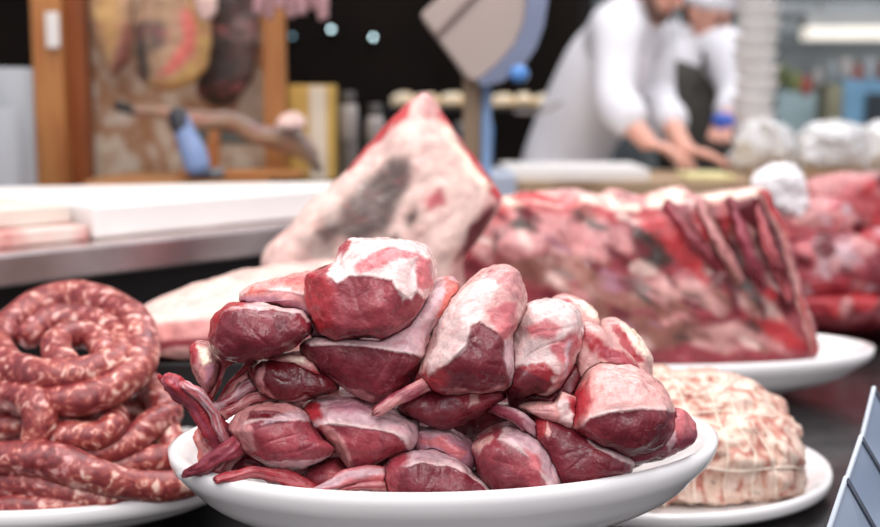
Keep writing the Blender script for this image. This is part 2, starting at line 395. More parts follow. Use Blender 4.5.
# D centre dark
cut('deep red wedge cut under the crowning cut, pale fat on its right shoulder', [(299,345),(312,337),(345,338),(380,340),(402,328),(420,300),(437,280),(452,277),(461,284),(456,302),(442,320),(432,340),(422,362),(412,380),(395,396),(378,404),(366,402),(345,391),(330,379),(315,371),(303,360)],
    .948, .045, 'L', [([(290,330),(400,320),(415,290),(440,270),(470,275),(462,310),(440,335),(432,352),(420,356),(400,352),(370,347),(330,344),(310,345)], 'S', .85), ([(440,282),(462,280),(458,308),(440,335),(430,360),(424,362),(426,345),(442,312)], 'FM', 0, 2),
     ([(446,275),(465,285),(442,318),(436,318)], 'O', 0, 2), ([(325,378),(350,388),(372,398),(374,406),(340,395)], 'FM', 0, 2)], name='wedge_cut')
# E big right centre with bone
e = empty('bone_in_shank', P(470, 395, .96), 'big fat-topped shank right of centre with its bare bone slanting down to the left', 'meat', G1)
blob('shank_meat', [(487,270),(504,265),(518,271),(525,286),(525,305),(521,322),(514,334),(513,352),(515,372),(510,386),(496,392),(470,394),(442,396),(427,386),(419,372),(428,350),(434,330),(445,310),(462,288)],
    .935, .050, 'L', [([(400,380),(420,300),(480,255),(540,260),(535,330),(512,344),(496,332),(480,322),(470,326),(466,345),(450,362),(425,378)], 'FP', .62),
     ([(410,385),(424,372),(430,340),(426,385)], 'R', 0, 3), ([(420,378),(440,364),(448,378),(436,396),(420,392)], 'R', 0, 5),
     ([(488,312),(505,302),(518,300),(516,330),(508,344),(494,330)], 'P', 0, 2.5), ([(480,280),(492,270),(520,270),(524,300),(512,296),(500,284)], 'FM', 0, 3), ([(462,290),(478,282),(480,288),(466,298)], 'R', 0, 2),
     ([(505,340),(513,340),(516,380),(509,384)], 'S', 0, 2), ([(440,390),(470,392),(508,384),(512,392),(470,398)], 'FM', 0, 2), ([(455,290),(485,275),(500,286),(482,318),(470,325),(464,350),(446,362),(428,374),(424,360),(438,325)], 'F', 0, 4)], parent=e)
ptube('bone', [(436,380,.925),(420,386,.915),(400,397,.91),(379,411,.907)], [10,7,6,6], MEAT, e, key='FM', ends='V', N=60, K=28, jit=.0016)
# F below E
cut('ragged dark offcut wedged beneath the big shank', [(398,410),(405,398),(425,388),(450,384),(480,386),(500,390),(506,398),(496,404),(480,414),(462,422),(446,428),(432,427),(414,420)],
    .948, .035, 'L', [([(436,390),(470,384),(500,386),(498,404),(476,412),(458,400)], 'M', .3, 3), ([(468,395),(476,393),(480,402),(470,410)], 'FP', 0, 1.5), ([(400,404),(412,392),(420,392),(408,416)], 'D', 0, 4)], name='offcut')
# G
cut('pale marbled cut standing behind the big shank on its right', [(520,312),(530,303),(545,300),(562,300),(576,308),(582,325),(580,350),(573,370),(562,386),(547,396),(534,394),(518,398),(505,392),(508,350),(514,328)],
    .962, .045, 'F', [([(505,366),(530,364),(548,368),(553,382),(545,392),(520,400),(500,398)], 'L', -.2, 2.5), ([(520,326),(545,318),(562,326),(555,340),(530,338)], 'P', 0, 5), ([(548,345),(565,340),(575,330),(584,340),(575,372),(560,390),(552,385),(560,365)], 'P', 0, 4),
     ([(568,345),(574,340),(566,372),(556,385)], 'S', 0, 2), ([(520,366),(545,362),(556,372),(548,378),(530,372)], 'R', 0, 2)], name='marbled_cut', lump=.004)
# H pieces behind
cut('fatty chop with a cream rim standing upright behind the heap', [(552,300),(566,295),(582,300),(597,312),(602,326),(606,345),(606,400),(575,400),(560,330)],
    1.06, .028, 'FP', [([(556,298),(568,295),(572,302),(562,304)], 'R', 0, 2), ([(568,296),(582,300),(598,313),(600,322),(584,312)], 'C', 0, 2)], name='chop')
cut('red striped chop showing between the two fat-topped cuts on the right', [(578,326),(590,322),(604,330),(618,345),(632,358),(640,372),(620,392),(580,392),(572,360)],
    .985, .03, 'FP', [([(582,328),(592,330),(606,346),(626,352),(640,366),(630,372),(606,362),(590,350),(584,340)], 'R', 0, 3), ([(596,346),(618,352),(638,368),(610,366)], 'M', 0, 3)], name='chop')
cut('cream rimmed chop at the far right end of the heap', [(602,322),(612,318),(622,320),(634,330),(644,345),(650,358),(652,376),(640,396),(612,396),(598,360)],
    1.03, .025, 'FP', [([(610,324),(618,322),(634,348),(644,362),(636,364),(622,350)], 'R', 0, 2), ([(618,318),(634,329),(648,350),(650,360),(640,352),(626,334)], 'C', 0, 2)], name='chop')
# I
cut('big rounded cut at the right with a grey-pink fat cap over dark red meat', [(588,368),(600,361),(622,363),(645,371),(664,388),(674,408),(674,428),(663,444),(645,454),(626,456),(602,448),(582,438),(568,428),(570,405),(578,385)],
    .942, .055, 'L', [([(560,330),(690,340),(700,412),(668,411),(640,409),(610,413),(592,418),(582,428),(560,432)], 'FP', .7), ([(572,385),(590,380),(594,400),(588,418),(580,430),(566,432),(566,405)], 'R', 0, 9),
     ([(596,370),(630,368),(662,395),(668,408),(630,404),(602,410)], 'FP', 0, 4), ([(580,430),(600,425),(604,445),(580,440)], 'M', 0, 5)], name='rump_cut')
cut('ragged strip of fat trailing left from the big right cut', [(520,407),(535,402),(555,404),(562,394),(575,398),(580,412),(580,428),(570,432),(556,424),(540,418),(526,413)], .93, .02, 'FP',
    [([(556,402),(570,400),(578,412),(574,424),(560,418)], 'F', 0, 3), ([(536,408),(556,410),(560,424),(536,416)], 'FM', 0, 2), ([(566,398),(572,396),(582,410),(582,430),(574,420)], 'R', 0, 2)], name='fat_trimming', lump=.004, N=100, M=24)
# J
cut('small purplish cut peeping out behind the big right cut', [(650,420),(668,408),(685,412),(694,424),(696,438),(686,449),(668,456),(640,464),(625,462),(630,440)], .965, .04, 'V',
    [([(664,405),(688,410),(700,425),(684,436),(668,432)], 'P', 0, 5), ([(664,440),(674,432),(676,442),(668,450)], 'S', 0, 2)], name='small_cut')
# K + bone
e = empty('bone_in_shank', P(580, 478, .96), 'dark shank against the right inner wall of the platter, thin bone pointing up left', 'meat', G1)
blob('shank_meat', [(530,420),(545,412),(572,420),(600,440),(622,452),(633,462),(630,474),(600,486),(575,490),(556,488),(548,470),(540,450),(532,436)], .938, .042, 'L',
    [([(585,425),(610,440),(634,456),(634,466),(616,458),(590,442)], 'S', .4, 2.5), ([(532,418),(548,414),(552,430),(540,440)], 'R', 0, 3), ([(548,422),(552,430),(550,440),(546,436)], 'FP', 0, 1)], parent=e)
ptube('bone', [(482,405,.955),(500,410,.93),(518,417,.922),(534,432,.922),(545,446,.93)], [5,6,7,7,6], MEAT, e, key='V', ends='S', N=40, K=16, jit=.001)
# L
cut('stubby upright cut at the rim, silvery skin over its right side', [(473,447),(480,438),(495,430),(512,427),(528,432),(541,444),(552,458),(560,474),(561,490),(545,500),(500,500),(484,485),(476,465)], .925, .042, 'M',
    [([(470,455),(490,462),(510,470),(530,480),(536,505),(470,505)], 'L', 0, 4), ([(505,425),(530,430),(562,470),(562,490),(550,488),(536,462),(516,448),(498,440)], 'S', .3, 4), ([(524,448),(540,456),(545,472),(530,466)], 'P', 0, 3), ([(470,445),(482,438),(492,432),(494,438),(484,448),(478,456)], 'FP', 0, 2)], name='topside_cut')
# M with tendon
e = empty('shank_end', P(440, 500, .94), 'cut lying at the front rim with a long lilac tendon trailing to its left', 'meat', G1)
blob('shank_meat', [(382,478),(388,464),(398,454),(415,450),(440,452),(462,462),(478,476),(493,491),(490,500),(440,504),(400,502),(386,494)], .915, .036, 'L',
    [([(375,470),(398,445),(440,445),(475,462),(500,492),(492,494),(470,474),(448,464),(425,462),(410,466)], 'S', .7, 2), ([(380,470),(396,454),(410,452),(408,464),(396,474),(396,498),(380,498)], 'M', 0, 4)], parent=e)
ptube('tendon', [(400,478,.918),(375,474,.905),(352,477,.900),(330,484,.897),(314,491,.895)], [12,9,8,6,3], MEAT, e, key='S', ends='P', N=50, K=20, jit=.002)
ptube('tendon', [(400,486,.91),(372,485,.9),(350,488,.897),(330,494,.896)], [9,7,5,4], MEAT, e, key='FM', ends='M', N=40, K=16, jit=.002)
cut('lilac skinned cut sunk behind the cut with the trailing tendon', [(408,440),(414,428),(440,427),(458,434),(472,446),(478,460),(470,476),(440,478),(415,468)], .95, .035, 'SD', [([(414,440),(440,436),(466,452),(460,460),(436,446)], 'P', 0, 3), ([(412,432),(440,426),(462,438),(440,436)], 'S', 0, 3)], name='small_cut')
# O
cut('red cut in the middle of the bottom row under a white cap of fat', [(302,410),(312,402),(335,399),(355,398),(382,405),(402,414),(417,424),(419,436),(410,450),(395,457),(378,463),(360,470),(348,468),(338,454),(326,440),(314,430),(304,420)], .932, .040, 'M',
    [([(295,395),(355,390),(425,420),(422,442),(408,453),(405,440),(396,434),(376,430),(350,426),(330,424),(314,428),(300,424)], 'S', .75, 1.6), ([(318,425),(335,428),(345,440),(352,468),(340,462)], 'FM', 0, 2), ([(300,402),(318,400),(322,418),(308,424),(298,416)], 'R', 0, 3), ([(330,400),(365,400),(380,410),(350,414),(326,410)], 'SD', 0, 5)], name='capped_cut')
# P
cut('red cut at the left of the bottom row, its membrane torn into a dark hollow', [(229,430),(236,416),(248,407),(270,403),(292,405),(306,412),(316,426),(326,440),(336,448),(328,458),(306,468),(286,469),(266,466),(252,456),(242,444)], .93, .042, 'M',
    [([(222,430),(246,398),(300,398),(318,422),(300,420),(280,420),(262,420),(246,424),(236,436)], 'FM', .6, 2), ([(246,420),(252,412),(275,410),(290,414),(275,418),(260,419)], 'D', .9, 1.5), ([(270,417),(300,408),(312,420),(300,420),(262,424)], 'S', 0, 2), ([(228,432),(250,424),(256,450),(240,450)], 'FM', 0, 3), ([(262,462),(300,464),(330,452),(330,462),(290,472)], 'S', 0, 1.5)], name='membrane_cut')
# Q
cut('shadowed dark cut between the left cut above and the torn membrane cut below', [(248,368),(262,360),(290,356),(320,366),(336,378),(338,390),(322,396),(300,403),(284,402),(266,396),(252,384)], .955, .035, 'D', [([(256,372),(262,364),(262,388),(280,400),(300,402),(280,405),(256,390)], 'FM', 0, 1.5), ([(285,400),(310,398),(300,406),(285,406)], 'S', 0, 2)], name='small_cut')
cut('thin fat-edged flap lying over the shadowed dark cut', [(262,358),(270,354),(290,352),(306,356),(318,364),(322,376),(310,372),(292,364),(275,362)], .94, .014, 'FM', [([(284,356),(304,356),(306,364),(292,362)], 'C', 0, 3), ([(262,356),(280,355),(275,362)], 'M', 0, 2), ([(300,366),(322,372),(320,378)], 'R', 0, 2)], name='fat_flap', N=90, M=20)
# R
cut('small speckled red cut low between the torn membrane cut and the capped cut', [(302,478),(308,468),(322,460),(336,456),(346,466),(352,480),(342,492),(320,496),(306,490)], .94, .028, 'M', [([(325,470),(345,468),(345,478),(328,478)], 'P', 0, 4)], name='small_cut')
# deep pieces in the heap
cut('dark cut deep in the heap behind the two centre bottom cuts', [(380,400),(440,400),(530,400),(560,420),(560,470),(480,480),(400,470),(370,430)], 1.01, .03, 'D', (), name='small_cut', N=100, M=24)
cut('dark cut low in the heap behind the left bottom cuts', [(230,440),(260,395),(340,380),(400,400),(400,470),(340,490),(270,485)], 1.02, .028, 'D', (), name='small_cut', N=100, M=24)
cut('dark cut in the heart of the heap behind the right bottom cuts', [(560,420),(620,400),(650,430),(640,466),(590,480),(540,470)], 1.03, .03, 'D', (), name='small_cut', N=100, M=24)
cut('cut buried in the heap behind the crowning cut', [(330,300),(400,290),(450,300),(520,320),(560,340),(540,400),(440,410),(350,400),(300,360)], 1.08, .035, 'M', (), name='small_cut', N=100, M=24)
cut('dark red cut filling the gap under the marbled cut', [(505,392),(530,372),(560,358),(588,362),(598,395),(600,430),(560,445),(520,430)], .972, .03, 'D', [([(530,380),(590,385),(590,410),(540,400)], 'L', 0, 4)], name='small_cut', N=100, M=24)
# left bones and sinews
G2 = 'bones and sinews at the left end of the front platter'
def bone(label, pts, r, key, ends, knob=None, name='shank_bone', **kw):
    o = ptube(name, pts, r, MEAT, None, key=key, ends=ends, N=80, K=32, jit=.0026, **kw); return tag(o, label, 'bone', G2)
bone('thick raw leg bone leaning out over the left rim, ragged red top', [(173,384,.925),(190,398,.925),(205,415,.928),(218,436,.932),(228,455,.935)], [11,10,11,13,11], 'V', 'R')
bone('sinew strip running alongside the thick leaning leg bone', [(188,384,.917),(203,398,.916),(214,415,.918),(224,440,.922)], [5,6,5,4], 'P', 'S', name='sinew')
bone('purple split bone resting on the left rim', [(190,474,.922),(208,464,.915),(228,450,.915),(250,436,.925)], [5,9,10,9], 'V', 'M')
bone('short red bone stub beside the split bone', [(212,478,.925),(222,462,.925),(236,445,.93),(250,430,.94)], [10,12,10,8], 'M', 'FM')
bone('long slim bone lying along the front left rim', [(218,480,.905),(245,474,.902),(270,474,.905),(292,482,.906),(312,491,.91)], [5,6.5,7,8,7], 'P', 'R')
tag(blob('bone_knuckle', [(189,350),(196,344),(206,343),(214,350),(219,364),(216,380),(207,392),(200,384),(192,368)], .955, .024, 'FM', [([(188,345),(198,342),(198,362),(190,366)], 'R', 0, 2), ([(198,346),(210,346),(212,362),(202,366)], 'C', 0, 2), ([(204,366),(216,364),(210,390),(204,385)], 'SD', 0, 2)], N=90, M=24), 'cream centred bone knuckle standing up at the far left of the heap', 'bone', G2)
k = 0
for lab, pts, r, a, b in (
    ('reddest strand in the fan of sinews behind the leg bone', [(206,425,.95),(222,400,.955),(238,378,.96),(250,365,.965)], [4,5,5,6], 'R', 'M'),
    ('uppermost strand of the fan of sinews behind the leg bone', [(208,400,.955),(212,384,.955),(222,366,.96),(232,356,.965)], [5,6,6,7], 'R', 'FM'),
    ('palest strand in the fan of sinews behind the leg bone', [(200,412,.96),(220,404,.955),(240,385,.955),(258,372,.96)], [6,5,7,8], 'FP', 'P'),
    ('lilac strand in the fan of sinews behind the leg bone', [(215,410,.945),(232,400,.945),(250,388,.95),(268,380,.955)], [6,6,7,6], 'S', 'M'),
    ('lowest strand of the fan of sinews, just above the torn membrane cut', [(214,420,.94),(235,408,.94),(255,400,.945),(275,396,.95)], [6,5,6,5], 'FM', 'M'),
    ('pinkish strand dropping steeply from the fan of sinews', [(198,395,.965),(204,415,.955),(212,435,.95),(222,450,.95)], [7,7,8,8], 'R', 'P'),
    ('broad orange-pink sinew against the inside of the left rim', [(206,420,.972),(208,440,.962),(212,458,.955),(222,468,.95)], [9,13,14,9], 'SR', 'O'),
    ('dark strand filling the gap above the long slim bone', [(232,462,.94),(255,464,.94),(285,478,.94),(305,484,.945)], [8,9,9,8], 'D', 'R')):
    bone(lab, pts, r, a, b, name='sinew')
# ================================================================== sausages at the left
platter(-.405, 1.235, .765, .215, .16, .045, 0, 'white oval platter at the lower left holding raw sausages')
def sausage_mat():
    t = NT('fresh_sausage'); co = t.coord()
    v = t.n('ShaderNodeTexVoronoi'); v.feature = 'F1'; v.inputs['Scale'].default_value = 95; t.l(co, v.inputs['Vector'])
    n = t.noise(62, 5, co, 1.6, .62); m = t.math('ADD', t.math('MULTIPLY', v.outputs['Distance'], .25), t.math('MULTIPLY', n, .9))
    c = t.ramp(m, [(.43, lin('#e6c2b2')), (.505, lin('#c47a6a')), (.56, lin('#9a423c')), (.70, lin('#76262a'))])
    c2 = t.ramp(t.noise(14, 3, co), [(.38, lin('#cfa3bb')), (.58, (1, 1, 1, 1))]); c = t.mix(.8, c, c2, 'MULTIPLY')
    t.l(c, t.b.inputs['Base Color']); t.b.inputs['Roughness'].default_value = .36; t.b.inputs['Coat Weight'].default_value = .15; t.b.inputs['Coat Roughness'].default_value = .2
    t.l(t.bump(n, .8, .002), t.b.inputs['Normal']); return t.m
SAUS = sausage_mat(); G3 = 'raw sausages on the left platter'
def sausage(label, pts, r, n=90):
    return tag(ptube('sausage', pts, [x*1.07 for x in r], SAUS, None, N=n, K=24, jit=.0022, js=35, cap=.8), label, 'sausage', G3)
sausage('largest sausage, coiled twice into a big ring on top of the pile', [(20,402,1.16),(60,402,1.14),(100,394,1.15),(130,375,1.18),(142,350,1.23),(134,322,1.28),(108,306,1.33),(70,298,1.36),(34,307,1.35),(8,325,1.31),(-6,346,1.25),(16,370,1.18),(60,377,1.155),(104,368,1.17),(122,350,1.22),(112,332,1.27),(84,320,1.30),(52,320,1.30),(28,336,1.27)],
        [15,16,17,17,17,17,17,16,15,15,17,17,17,16,15,14,14,14,13], 260)
sausage('short sausage curled tight inside the big ring', [(64,364,1.165),(56,350,1.19),(62,338,1.22),(84,334,1.235),(100,342,1.225),(104,356,1.20)], [15,15,14,13,13,12])
sausage('sausage bent sharply down at the left below the big ring', [(-20,392,1.18),(10,396,1.16),(34,402,1.135),(40,420,1.125),(34,442,1.12)], [15,15,16,17,15])
sausage('sausage looping back on itself in the middle of the pile', [(38,436,1.14),(68,436,1.13),(98,436,1.13),(113,424,1.15),(108,410,1.19),(88,407,1.21),(70,414,1.20)], [15,15,15,15,13,12,11])
sausage('sausage passing low behind the looped one at the far left', [(-30,430,1.18),(0,426,1.17),(24,422,1.17)], [14,14,13])
sausage('sausage rising at the right edge of the pile', [(172,452,1.17),(166,430,1.19),(160,405,1.22),(150,388,1.26),(130,378,1.30)], [14,14,15,15,14])
sausage('sausage curving in from the right below the looped one', [(172,412,1.20),(150,425,1.17),(130,442,1.15),(100,452,1.135),(64,456,1.13),(30,450,1.14)], [13,14,14,14,13,12])
sausage('longest front sausage running from the left edge down to the right rim', [(-30,462,1.12),(10,458,1.11),(50,460,1.105),(90,474,1.10),(130,484,1.11),(168,487,1.125),(205,478,1.15)], [16,17,18,17,16,15,14], 120)
sausage('sausage lying right of the looped one just above the rim', [(205,440,1.20),(175,455,1.16),(140,462,1.15),(105,468,1.14)], [13,14,14,13])
sausage('second lowest sausage at the front of the left platter', [(-30,484,1.115),(20,483,1.11),(60,490,1.105),(100,498,1.105),(130,496,1.12)], [15,15,15,14,12])
sausage('lowest sausage against the front rim of the left platter', [(-30,510,1.10),(20,508,1.098),(60,507,1.098),(100,503,1.105)], [13,13,13,11])
sausage('sausage in the shade beneath the big ring', [(0,420,1.24),(60,425,1.24),(120,415,1.26),(160,420,1.26)], [16,16,16,15])
sausage('sausage at the bottom of the pile behind the longest front one', [(-20,470,1.19),(60,470,1.18),(130,465,1.19),(180,462,1.20)], [16,16,16,15])
sausage('sausage hidden low in the middle of the left pile', [(-20,445,1.22),(50,448,1.21),(110,440,1.22),(165,440,1.23)], [17,17,17,16])
sausage('sausage at the back of the pile under the big ring', [(0,385,1.32),(60,380,1.33),(130,380,1.33)], [18,18,17])
# ================================================================== rolled roast at the right
platter(.222, 1.37, .727, .212, .19, .0265, 0, 'white oval platter at the lower right under the tied pork roast')
e = empty('tied_pork_roast', P(670, 512, 1.27), 'pale tied pork roast with red streaks on the lower right platter', 'meat')
def roast_mat():
    t = NT('pale_layered_pork'); co = t.coord((1, 1, .33)); cs = t.coord()
    n = t.noise(62, 4, co, 1.2); c = t.ramp(n, [(.28, lin('#93463c')), (.41, lin('#bf8272')), (.49, lin('#d6b5a2')), (.62, lin('#dfc8b8')), (.74, lin('#bd8876'))])
    h = t.ramp(t.noise(95, 2, cs, .4), [(.67, (0, 0, 0, 1)), (.73, (1, 1, 1, 1))]); c = t.mix(h, c, lin('#5d5a38'))
    t.l(c, t.b.inputs['Base Color']); t.b.inputs['Roughness'].default_value = .38; t.l(t.bump(n, .9, .004), t.b.inputs['Normal']); return t.m
RO = roast_mat()
ro = blob('roast', [(520,376),(560,372),(620,371),(680,373),(736,376),(758,386),(780,403),(797,428),(804,458),(803,485),(797,498),(760,503),(700,506),(600,508),(520,508),(500,450)], 1.262, .052, 'SK',
     [([(480,340),(760,340),(830,420),(815,452),(780,444),(700,440),(500,440)], 'SK', 1.0)], tilt=.25, n=4, lump=.010, lump_s=30, mat=RO, parent=e, N=170, M=44, back=1.2)
bv = BVHTree.FromPolygons([Vector(v.co)+Vector(e.location) for v in ro.data.vertices], [p.vertices[:] for p in ro.data.polygons])
def drape(pts, off=.0012):
    out = []
    for px, py in pts:
        d = Vector(P(px, py, 1)-np.array([0, 0, CAMZ])).normalized(); h, nn, i, ds = bv.ray_cast(Vector((0, 0, CAMZ)), d)
        if h is not None: out.append(np.array(h-d*off))
    return out
TW = simple('cotton_twine', '#efe3d2', .8)
for xs in (600, 632, 664, 696, 726, 754, 778):
    top = 374+max(0, xs-730)*.9
    pts = drape([(xs-26+26*min(1, (y-top)/60)+2*math.sin(y*.1), y) for y in np.linspace(top+4, 512, 22)])
    if len(pts) > 4: tube('twine', pts, .0009, TW, e, N=44, K=6)
pts = drape([(x, 469+2*math.sin(x*.07)) for x in np.linspace(560, 801, 40)]); tube('twine', pts, .0010, TW, e, N=80, K=6)
pts = drape([(x, 414+3*math.sin(x*.05)) for x in np.linspace(560, 776, 40)]); tube('twine', pts, .0009, TW, e, N=80, K=6)
# ================================================================== big joints at the back
platter(.285, 1.795, .775, .345, .147, .065, 0, 'large deep white platter at the back right under the rack of ribs')
e = empty('beef_rib_rack', P(630, 366, 1.74), 'large bone-in beef rib rack lying across the back right platter', 'meat')
blob('rack_meat', [(425,300),(440,262),(462,236),(482,212),(502,198),(550,193),(620,192),(690,192),(745,187),(768,193),(782,222),(796,268),(812,320),(822,354),(812,362),(740,366),(650,368),(560,366),(470,366),(425,350)], 1.775, .075, 'M',
     [([(400,280),(500,180),(640,180),(770,180),(775,196),(700,203),(600,206),(540,208),(505,212)], 'FP', .5, 3), ([(440,268),(478,222),(500,205),(560,208),(640,212),(560,226),(510,228),(470,252)], 'RR', 0, 8), ([(530,198),(700,194),(760,190),(764,196),(640,204),(540,206)], 'C', 0, 3),
      ([(480,222),(560,212),(620,222),(640,250),(600,262),(540,250),(490,250)], 'FM', 0, 8), ([(500,262),(560,250),(610,262),(600,290),(540,284),(510,276)], 'BR', 0, 7), ([(440,285),(500,270),(520,300),(470,310)], 'BR', 0, 6),
      ([(560,270),(620,280),(650,300),(650,350),(600,356),(570,320)], 'BR', 0, 8), ([(630,222),(662,228),(676,262),(652,272),(634,252)], 'K', 0, 6), ([(620,290),(660,285),(690,300),(700,340),(660,355),(625,330)], 'BR', 0, 8),  # near-black K patch: shade of a recess put into the colour
      ([(640,270),(700,280),(740,300),(720,312),(660,292)], 'FP', 0, 6), ([(680,205),(770,200),(800,300),(740,290),(696,250)], 'D', 0, 6), ([(735,290),(770,300),(800,340),(760,330)], 'SK', 0, 6), ([(742,312),(790,322),(812,352),(770,350)], 'RR', 0, 6),
      ([(690,330),(740,320),(780,345),(700,362)], 'FP', 0, 6), ([(600,352),(700,350),(810,354),(815,368),(600,368)], 'M', 0, 4), ([(640,190),(660,205),(715,262),(735,300),(720,300),(680,262),(640,222)], 'RR', 0, 5)]+patches([(480,215),(640,205),(690,250),(740,300),(800,352),(600,352),(480,330),(450,270)], ['BR', 'FM', 'K', 'SK', 'D', 'V', 'G', 'FM', 'BR', 'D', 'SD', 'FP'], 120, 13, 5, (.18, .5), (.1, .9))
     +patches([(670,208),(768,202),(800,300),(735,300)], ['D', 'RR', 'D', 'K', 'D', 'BR', 'FP'], 34, 24, 8, (.15, .3), (1.0, 1.35))+patches([(500,196),(740,190),(760,198),(520,208)], ['RR', 'C', 'FM', 'M'], 24, 12, 9, (.25, .5), (0, .3)),
     tilt=.15, n=3.2, lump=.016, lump_s=11, mat=MEATFAR, parent=e, N=200, M=56, back=.8)
ptube('fat_edge', [(764,196,1.735),(780,228,1.72),(792,268,1.715),(806,318,1.715),(815,350,1.72)], [5,5,4,5,4], MEATFAR, e, key='FP', ends='RR', N=50, K=18, jit=.004)
for i, (a, b) in enumerate((((668,205),(722,272)), ((700,202),(742,284)), ((730,200),(764,288)), ((757,205),(790,300)))):
    x0, y0 = a; x1, y1 = b
    ptube('rib', [(x0, y0, 1.754), (x0+(x1-x0)*.35, y0+(y1-y0)*.4, 1.724), (x0+(x1-x0)*.7, y0+(y1-y0)*.72, 1.719), (x1, y1, 1.724)], [5, 6, 6, 4], MEATFAR, e, key=('M', 'FM', 'D', 'P')[i], ends=('D', 'BR', 'V', 'D')[i], N=40, K=18, jit=.004)
# shoulder
sh = blob('pork_shoulder', [(262,262),(268,244),(300,214),(350,165),(398,112),(421,93),(432,97),(455,130),(480,165),(500,194),(499,210),(482,236),(462,262),(470,320),(470,405),(400,424),(320,424),(285,400),(280,320),(266,276)], 1.56, .07, 'FP',
     [([(250,270),(300,208),(400,108),(422,96),(452,132),(490,190),(470,232),(450,262),(440,430),(280,430)], 'SK', 0, 5),
      ([(340,235),(318,222),(350,190),(385,162),(408,157),(412,172),(402,200),(386,232),(362,245)], 'GL', 0, 8), ([(332,236),(340,208),(384,164),(410,158),(406,190),(384,232),(356,244)], 'G', 0, 8), ([(300,240),(330,222),(345,240),(330,262),(300,262)], 'GL', 0, 8), ([(318,232),(336,222),(344,234),(328,244)], 'G', 0, 5), ([(404,216),(416,210),(420,222),(408,228)], 'G', 0, 5), ([(384,238),(396,232),(400,244),(388,248)], 'G', 0, 5),
      ([(345,168),(402,104),(412,98),(408,116),(370,152),(350,172)], 'RR', 0, 3), ([(424,92),(434,96),(504,192),(498,204),(478,178),(446,132)], 'RR', .9, 3), ([(418,90),(430,92),(440,110),(428,120),(414,108)], 'FP', 0, 3),
      ([(470,225),(492,205),(498,212),(470,250),(455,262)], 'D', 0, 4), ([(440,118),(452,130),(490,186),(484,196),(446,140)], 'C', 0, 2.5), ([(425,200),(440,190),(446,205),(430,212)], 'P', 0, 5)],
     tilt=.06, n=2.8, lump=.006, lump_s=12, mat=MEATFAR, N=200, M=60)
tag(sh, 'tall peaked pork shoulder with a grey stained rind behind the front heap', 'meat')
RIS = simple('black_plastic_riser', '#141416', .45)
tag(box('display_riser', -.355, -.13, 1.37, 1.45, DECK, .838, RIS, rot=.1), 'black riser block under the pale pork belly', 'riser')
be = blob('pork_belly', [(128,318),(150,302),(185,287),(240,271),(295,263),(335,258),(352,280),(350,340),(300,360),(240,360),(205,357),(185,361),(160,358),(140,350),(130,336)], 1.39, .05, 'SK',
     [([(100,326),(215,320),(330,322),(360,370),(100,370)], 'SR', 0, 4), ([(140,342),(210,338),(300,342),(300,350),(150,350)], 'M', 0, 2), ([(140,350),(210,346),(330,348),(330,370),(140,370)], 'FP', 0, 3), ([(90,230),(360,230),(360,316),(215,318),(140,324),(100,330)], 'SK', 1.3)], tilt=.5, n=3, lump=.002, mat=MEATFAR, N=140, M=40)
tag(be, 'smooth pale slab of pork belly between the sausages and the front heap', 'meat')
# red meat at the far right
G4 = 'raw red joints piled at the far right'
for lab, ol, Y, th, b, rg in (
    ('lowest dark red joint on the far right tray', [(790,300),(830,290),(900,292),(930,310),(930,332),(880,335),(820,334),(792,327)], 2.2, .09, 'D', [([(800,295),(860,290),(850,310),(810,312)], 'R', 0, 6)]),
    ('middle joint with lilac membrane on the far right tray', [(780,250),(810,236),(850,232),(880,245),(890,275),(870,300),(820,308),(786,300)], 2.22, .09, 'M', [([(800,248),(850,240),(862,262),(820,272)], 'S', 0, 8), ([(790,280),(850,278),(850,300),(800,302)], 'R', 0, 6)]),
    ('bright red joint at the right edge of the picture', [(858,240),(880,228),(930,232),(940,290),(900,306),(866,296)], 2.24, .09, 'R', [([(866,262),(900,250),(900,275),(870,280)], 'FM', 0, 8)]),
    ('pink joint on the shoulder of the far right pile', [(772,212),(800,196),(840,200),(864,222),(850,244),(800,250),(776,240)], 2.3, .08, 'P', [([(785,222),(815,205),(845,212),(820,226)], 'FP', 0, 7)]),
    ('topmost fatty joint of the far right pile', [(800,190),(820,176),(860,172),(910,178),(925,210),(905,236),(850,232),(812,216)], 2.38, .08, 'FM', [([(830,186),(870,180),(880,205),(840,206)], 'P', 0, 8), ([(868,200),(910,196),(905,230),(870,226)], 'R', 0, 8)])):
    rg = rg+patches(ol, ['RR', 'FM', 'D', 'P', 'S'], 14, 13, int(Y*100))
    tag(blob('meat_joint', ol, Y, th, b, rg, tilt=.1, mat=MEATFAR, N=110, M=30, lump=.009, lump_s=12), lab, 'meat', G4)
tag(blob('meat_joint', [(770,240),(860,200),(940,220),(950,312),(880,318),(780,312)], 2.42, .09, 'M', (), tilt=.1, mat=MEATFAR, N=90, M=24), 'joint at the back of the far right pile showing between the others', 'meat', G4)
PAPER = simple('white_paper', '#f3efef', .7, var=.03)
tag(blob('crumpled_paper', [(752,186),(764,168),(785,164),(802,172),(808,198),(802,216),(780,214),(766,200)], 2.25, .05, 'W', (), tilt=.1, mat=PAPER, N=90, M=24, lump=.012, lump_s=22), 'white crumpled wrapping paper tucked behind the rib rack', 'paper')

carve([o for o in bpy.data.objects if o.type == 'MESH' and (o.get('group') in (G1, G2) or (o.parent and o.parent.get('group') == G1))])
carve([o for o in bpy.data.objects if o.type == 'MESH' and o.get('group') == G4])
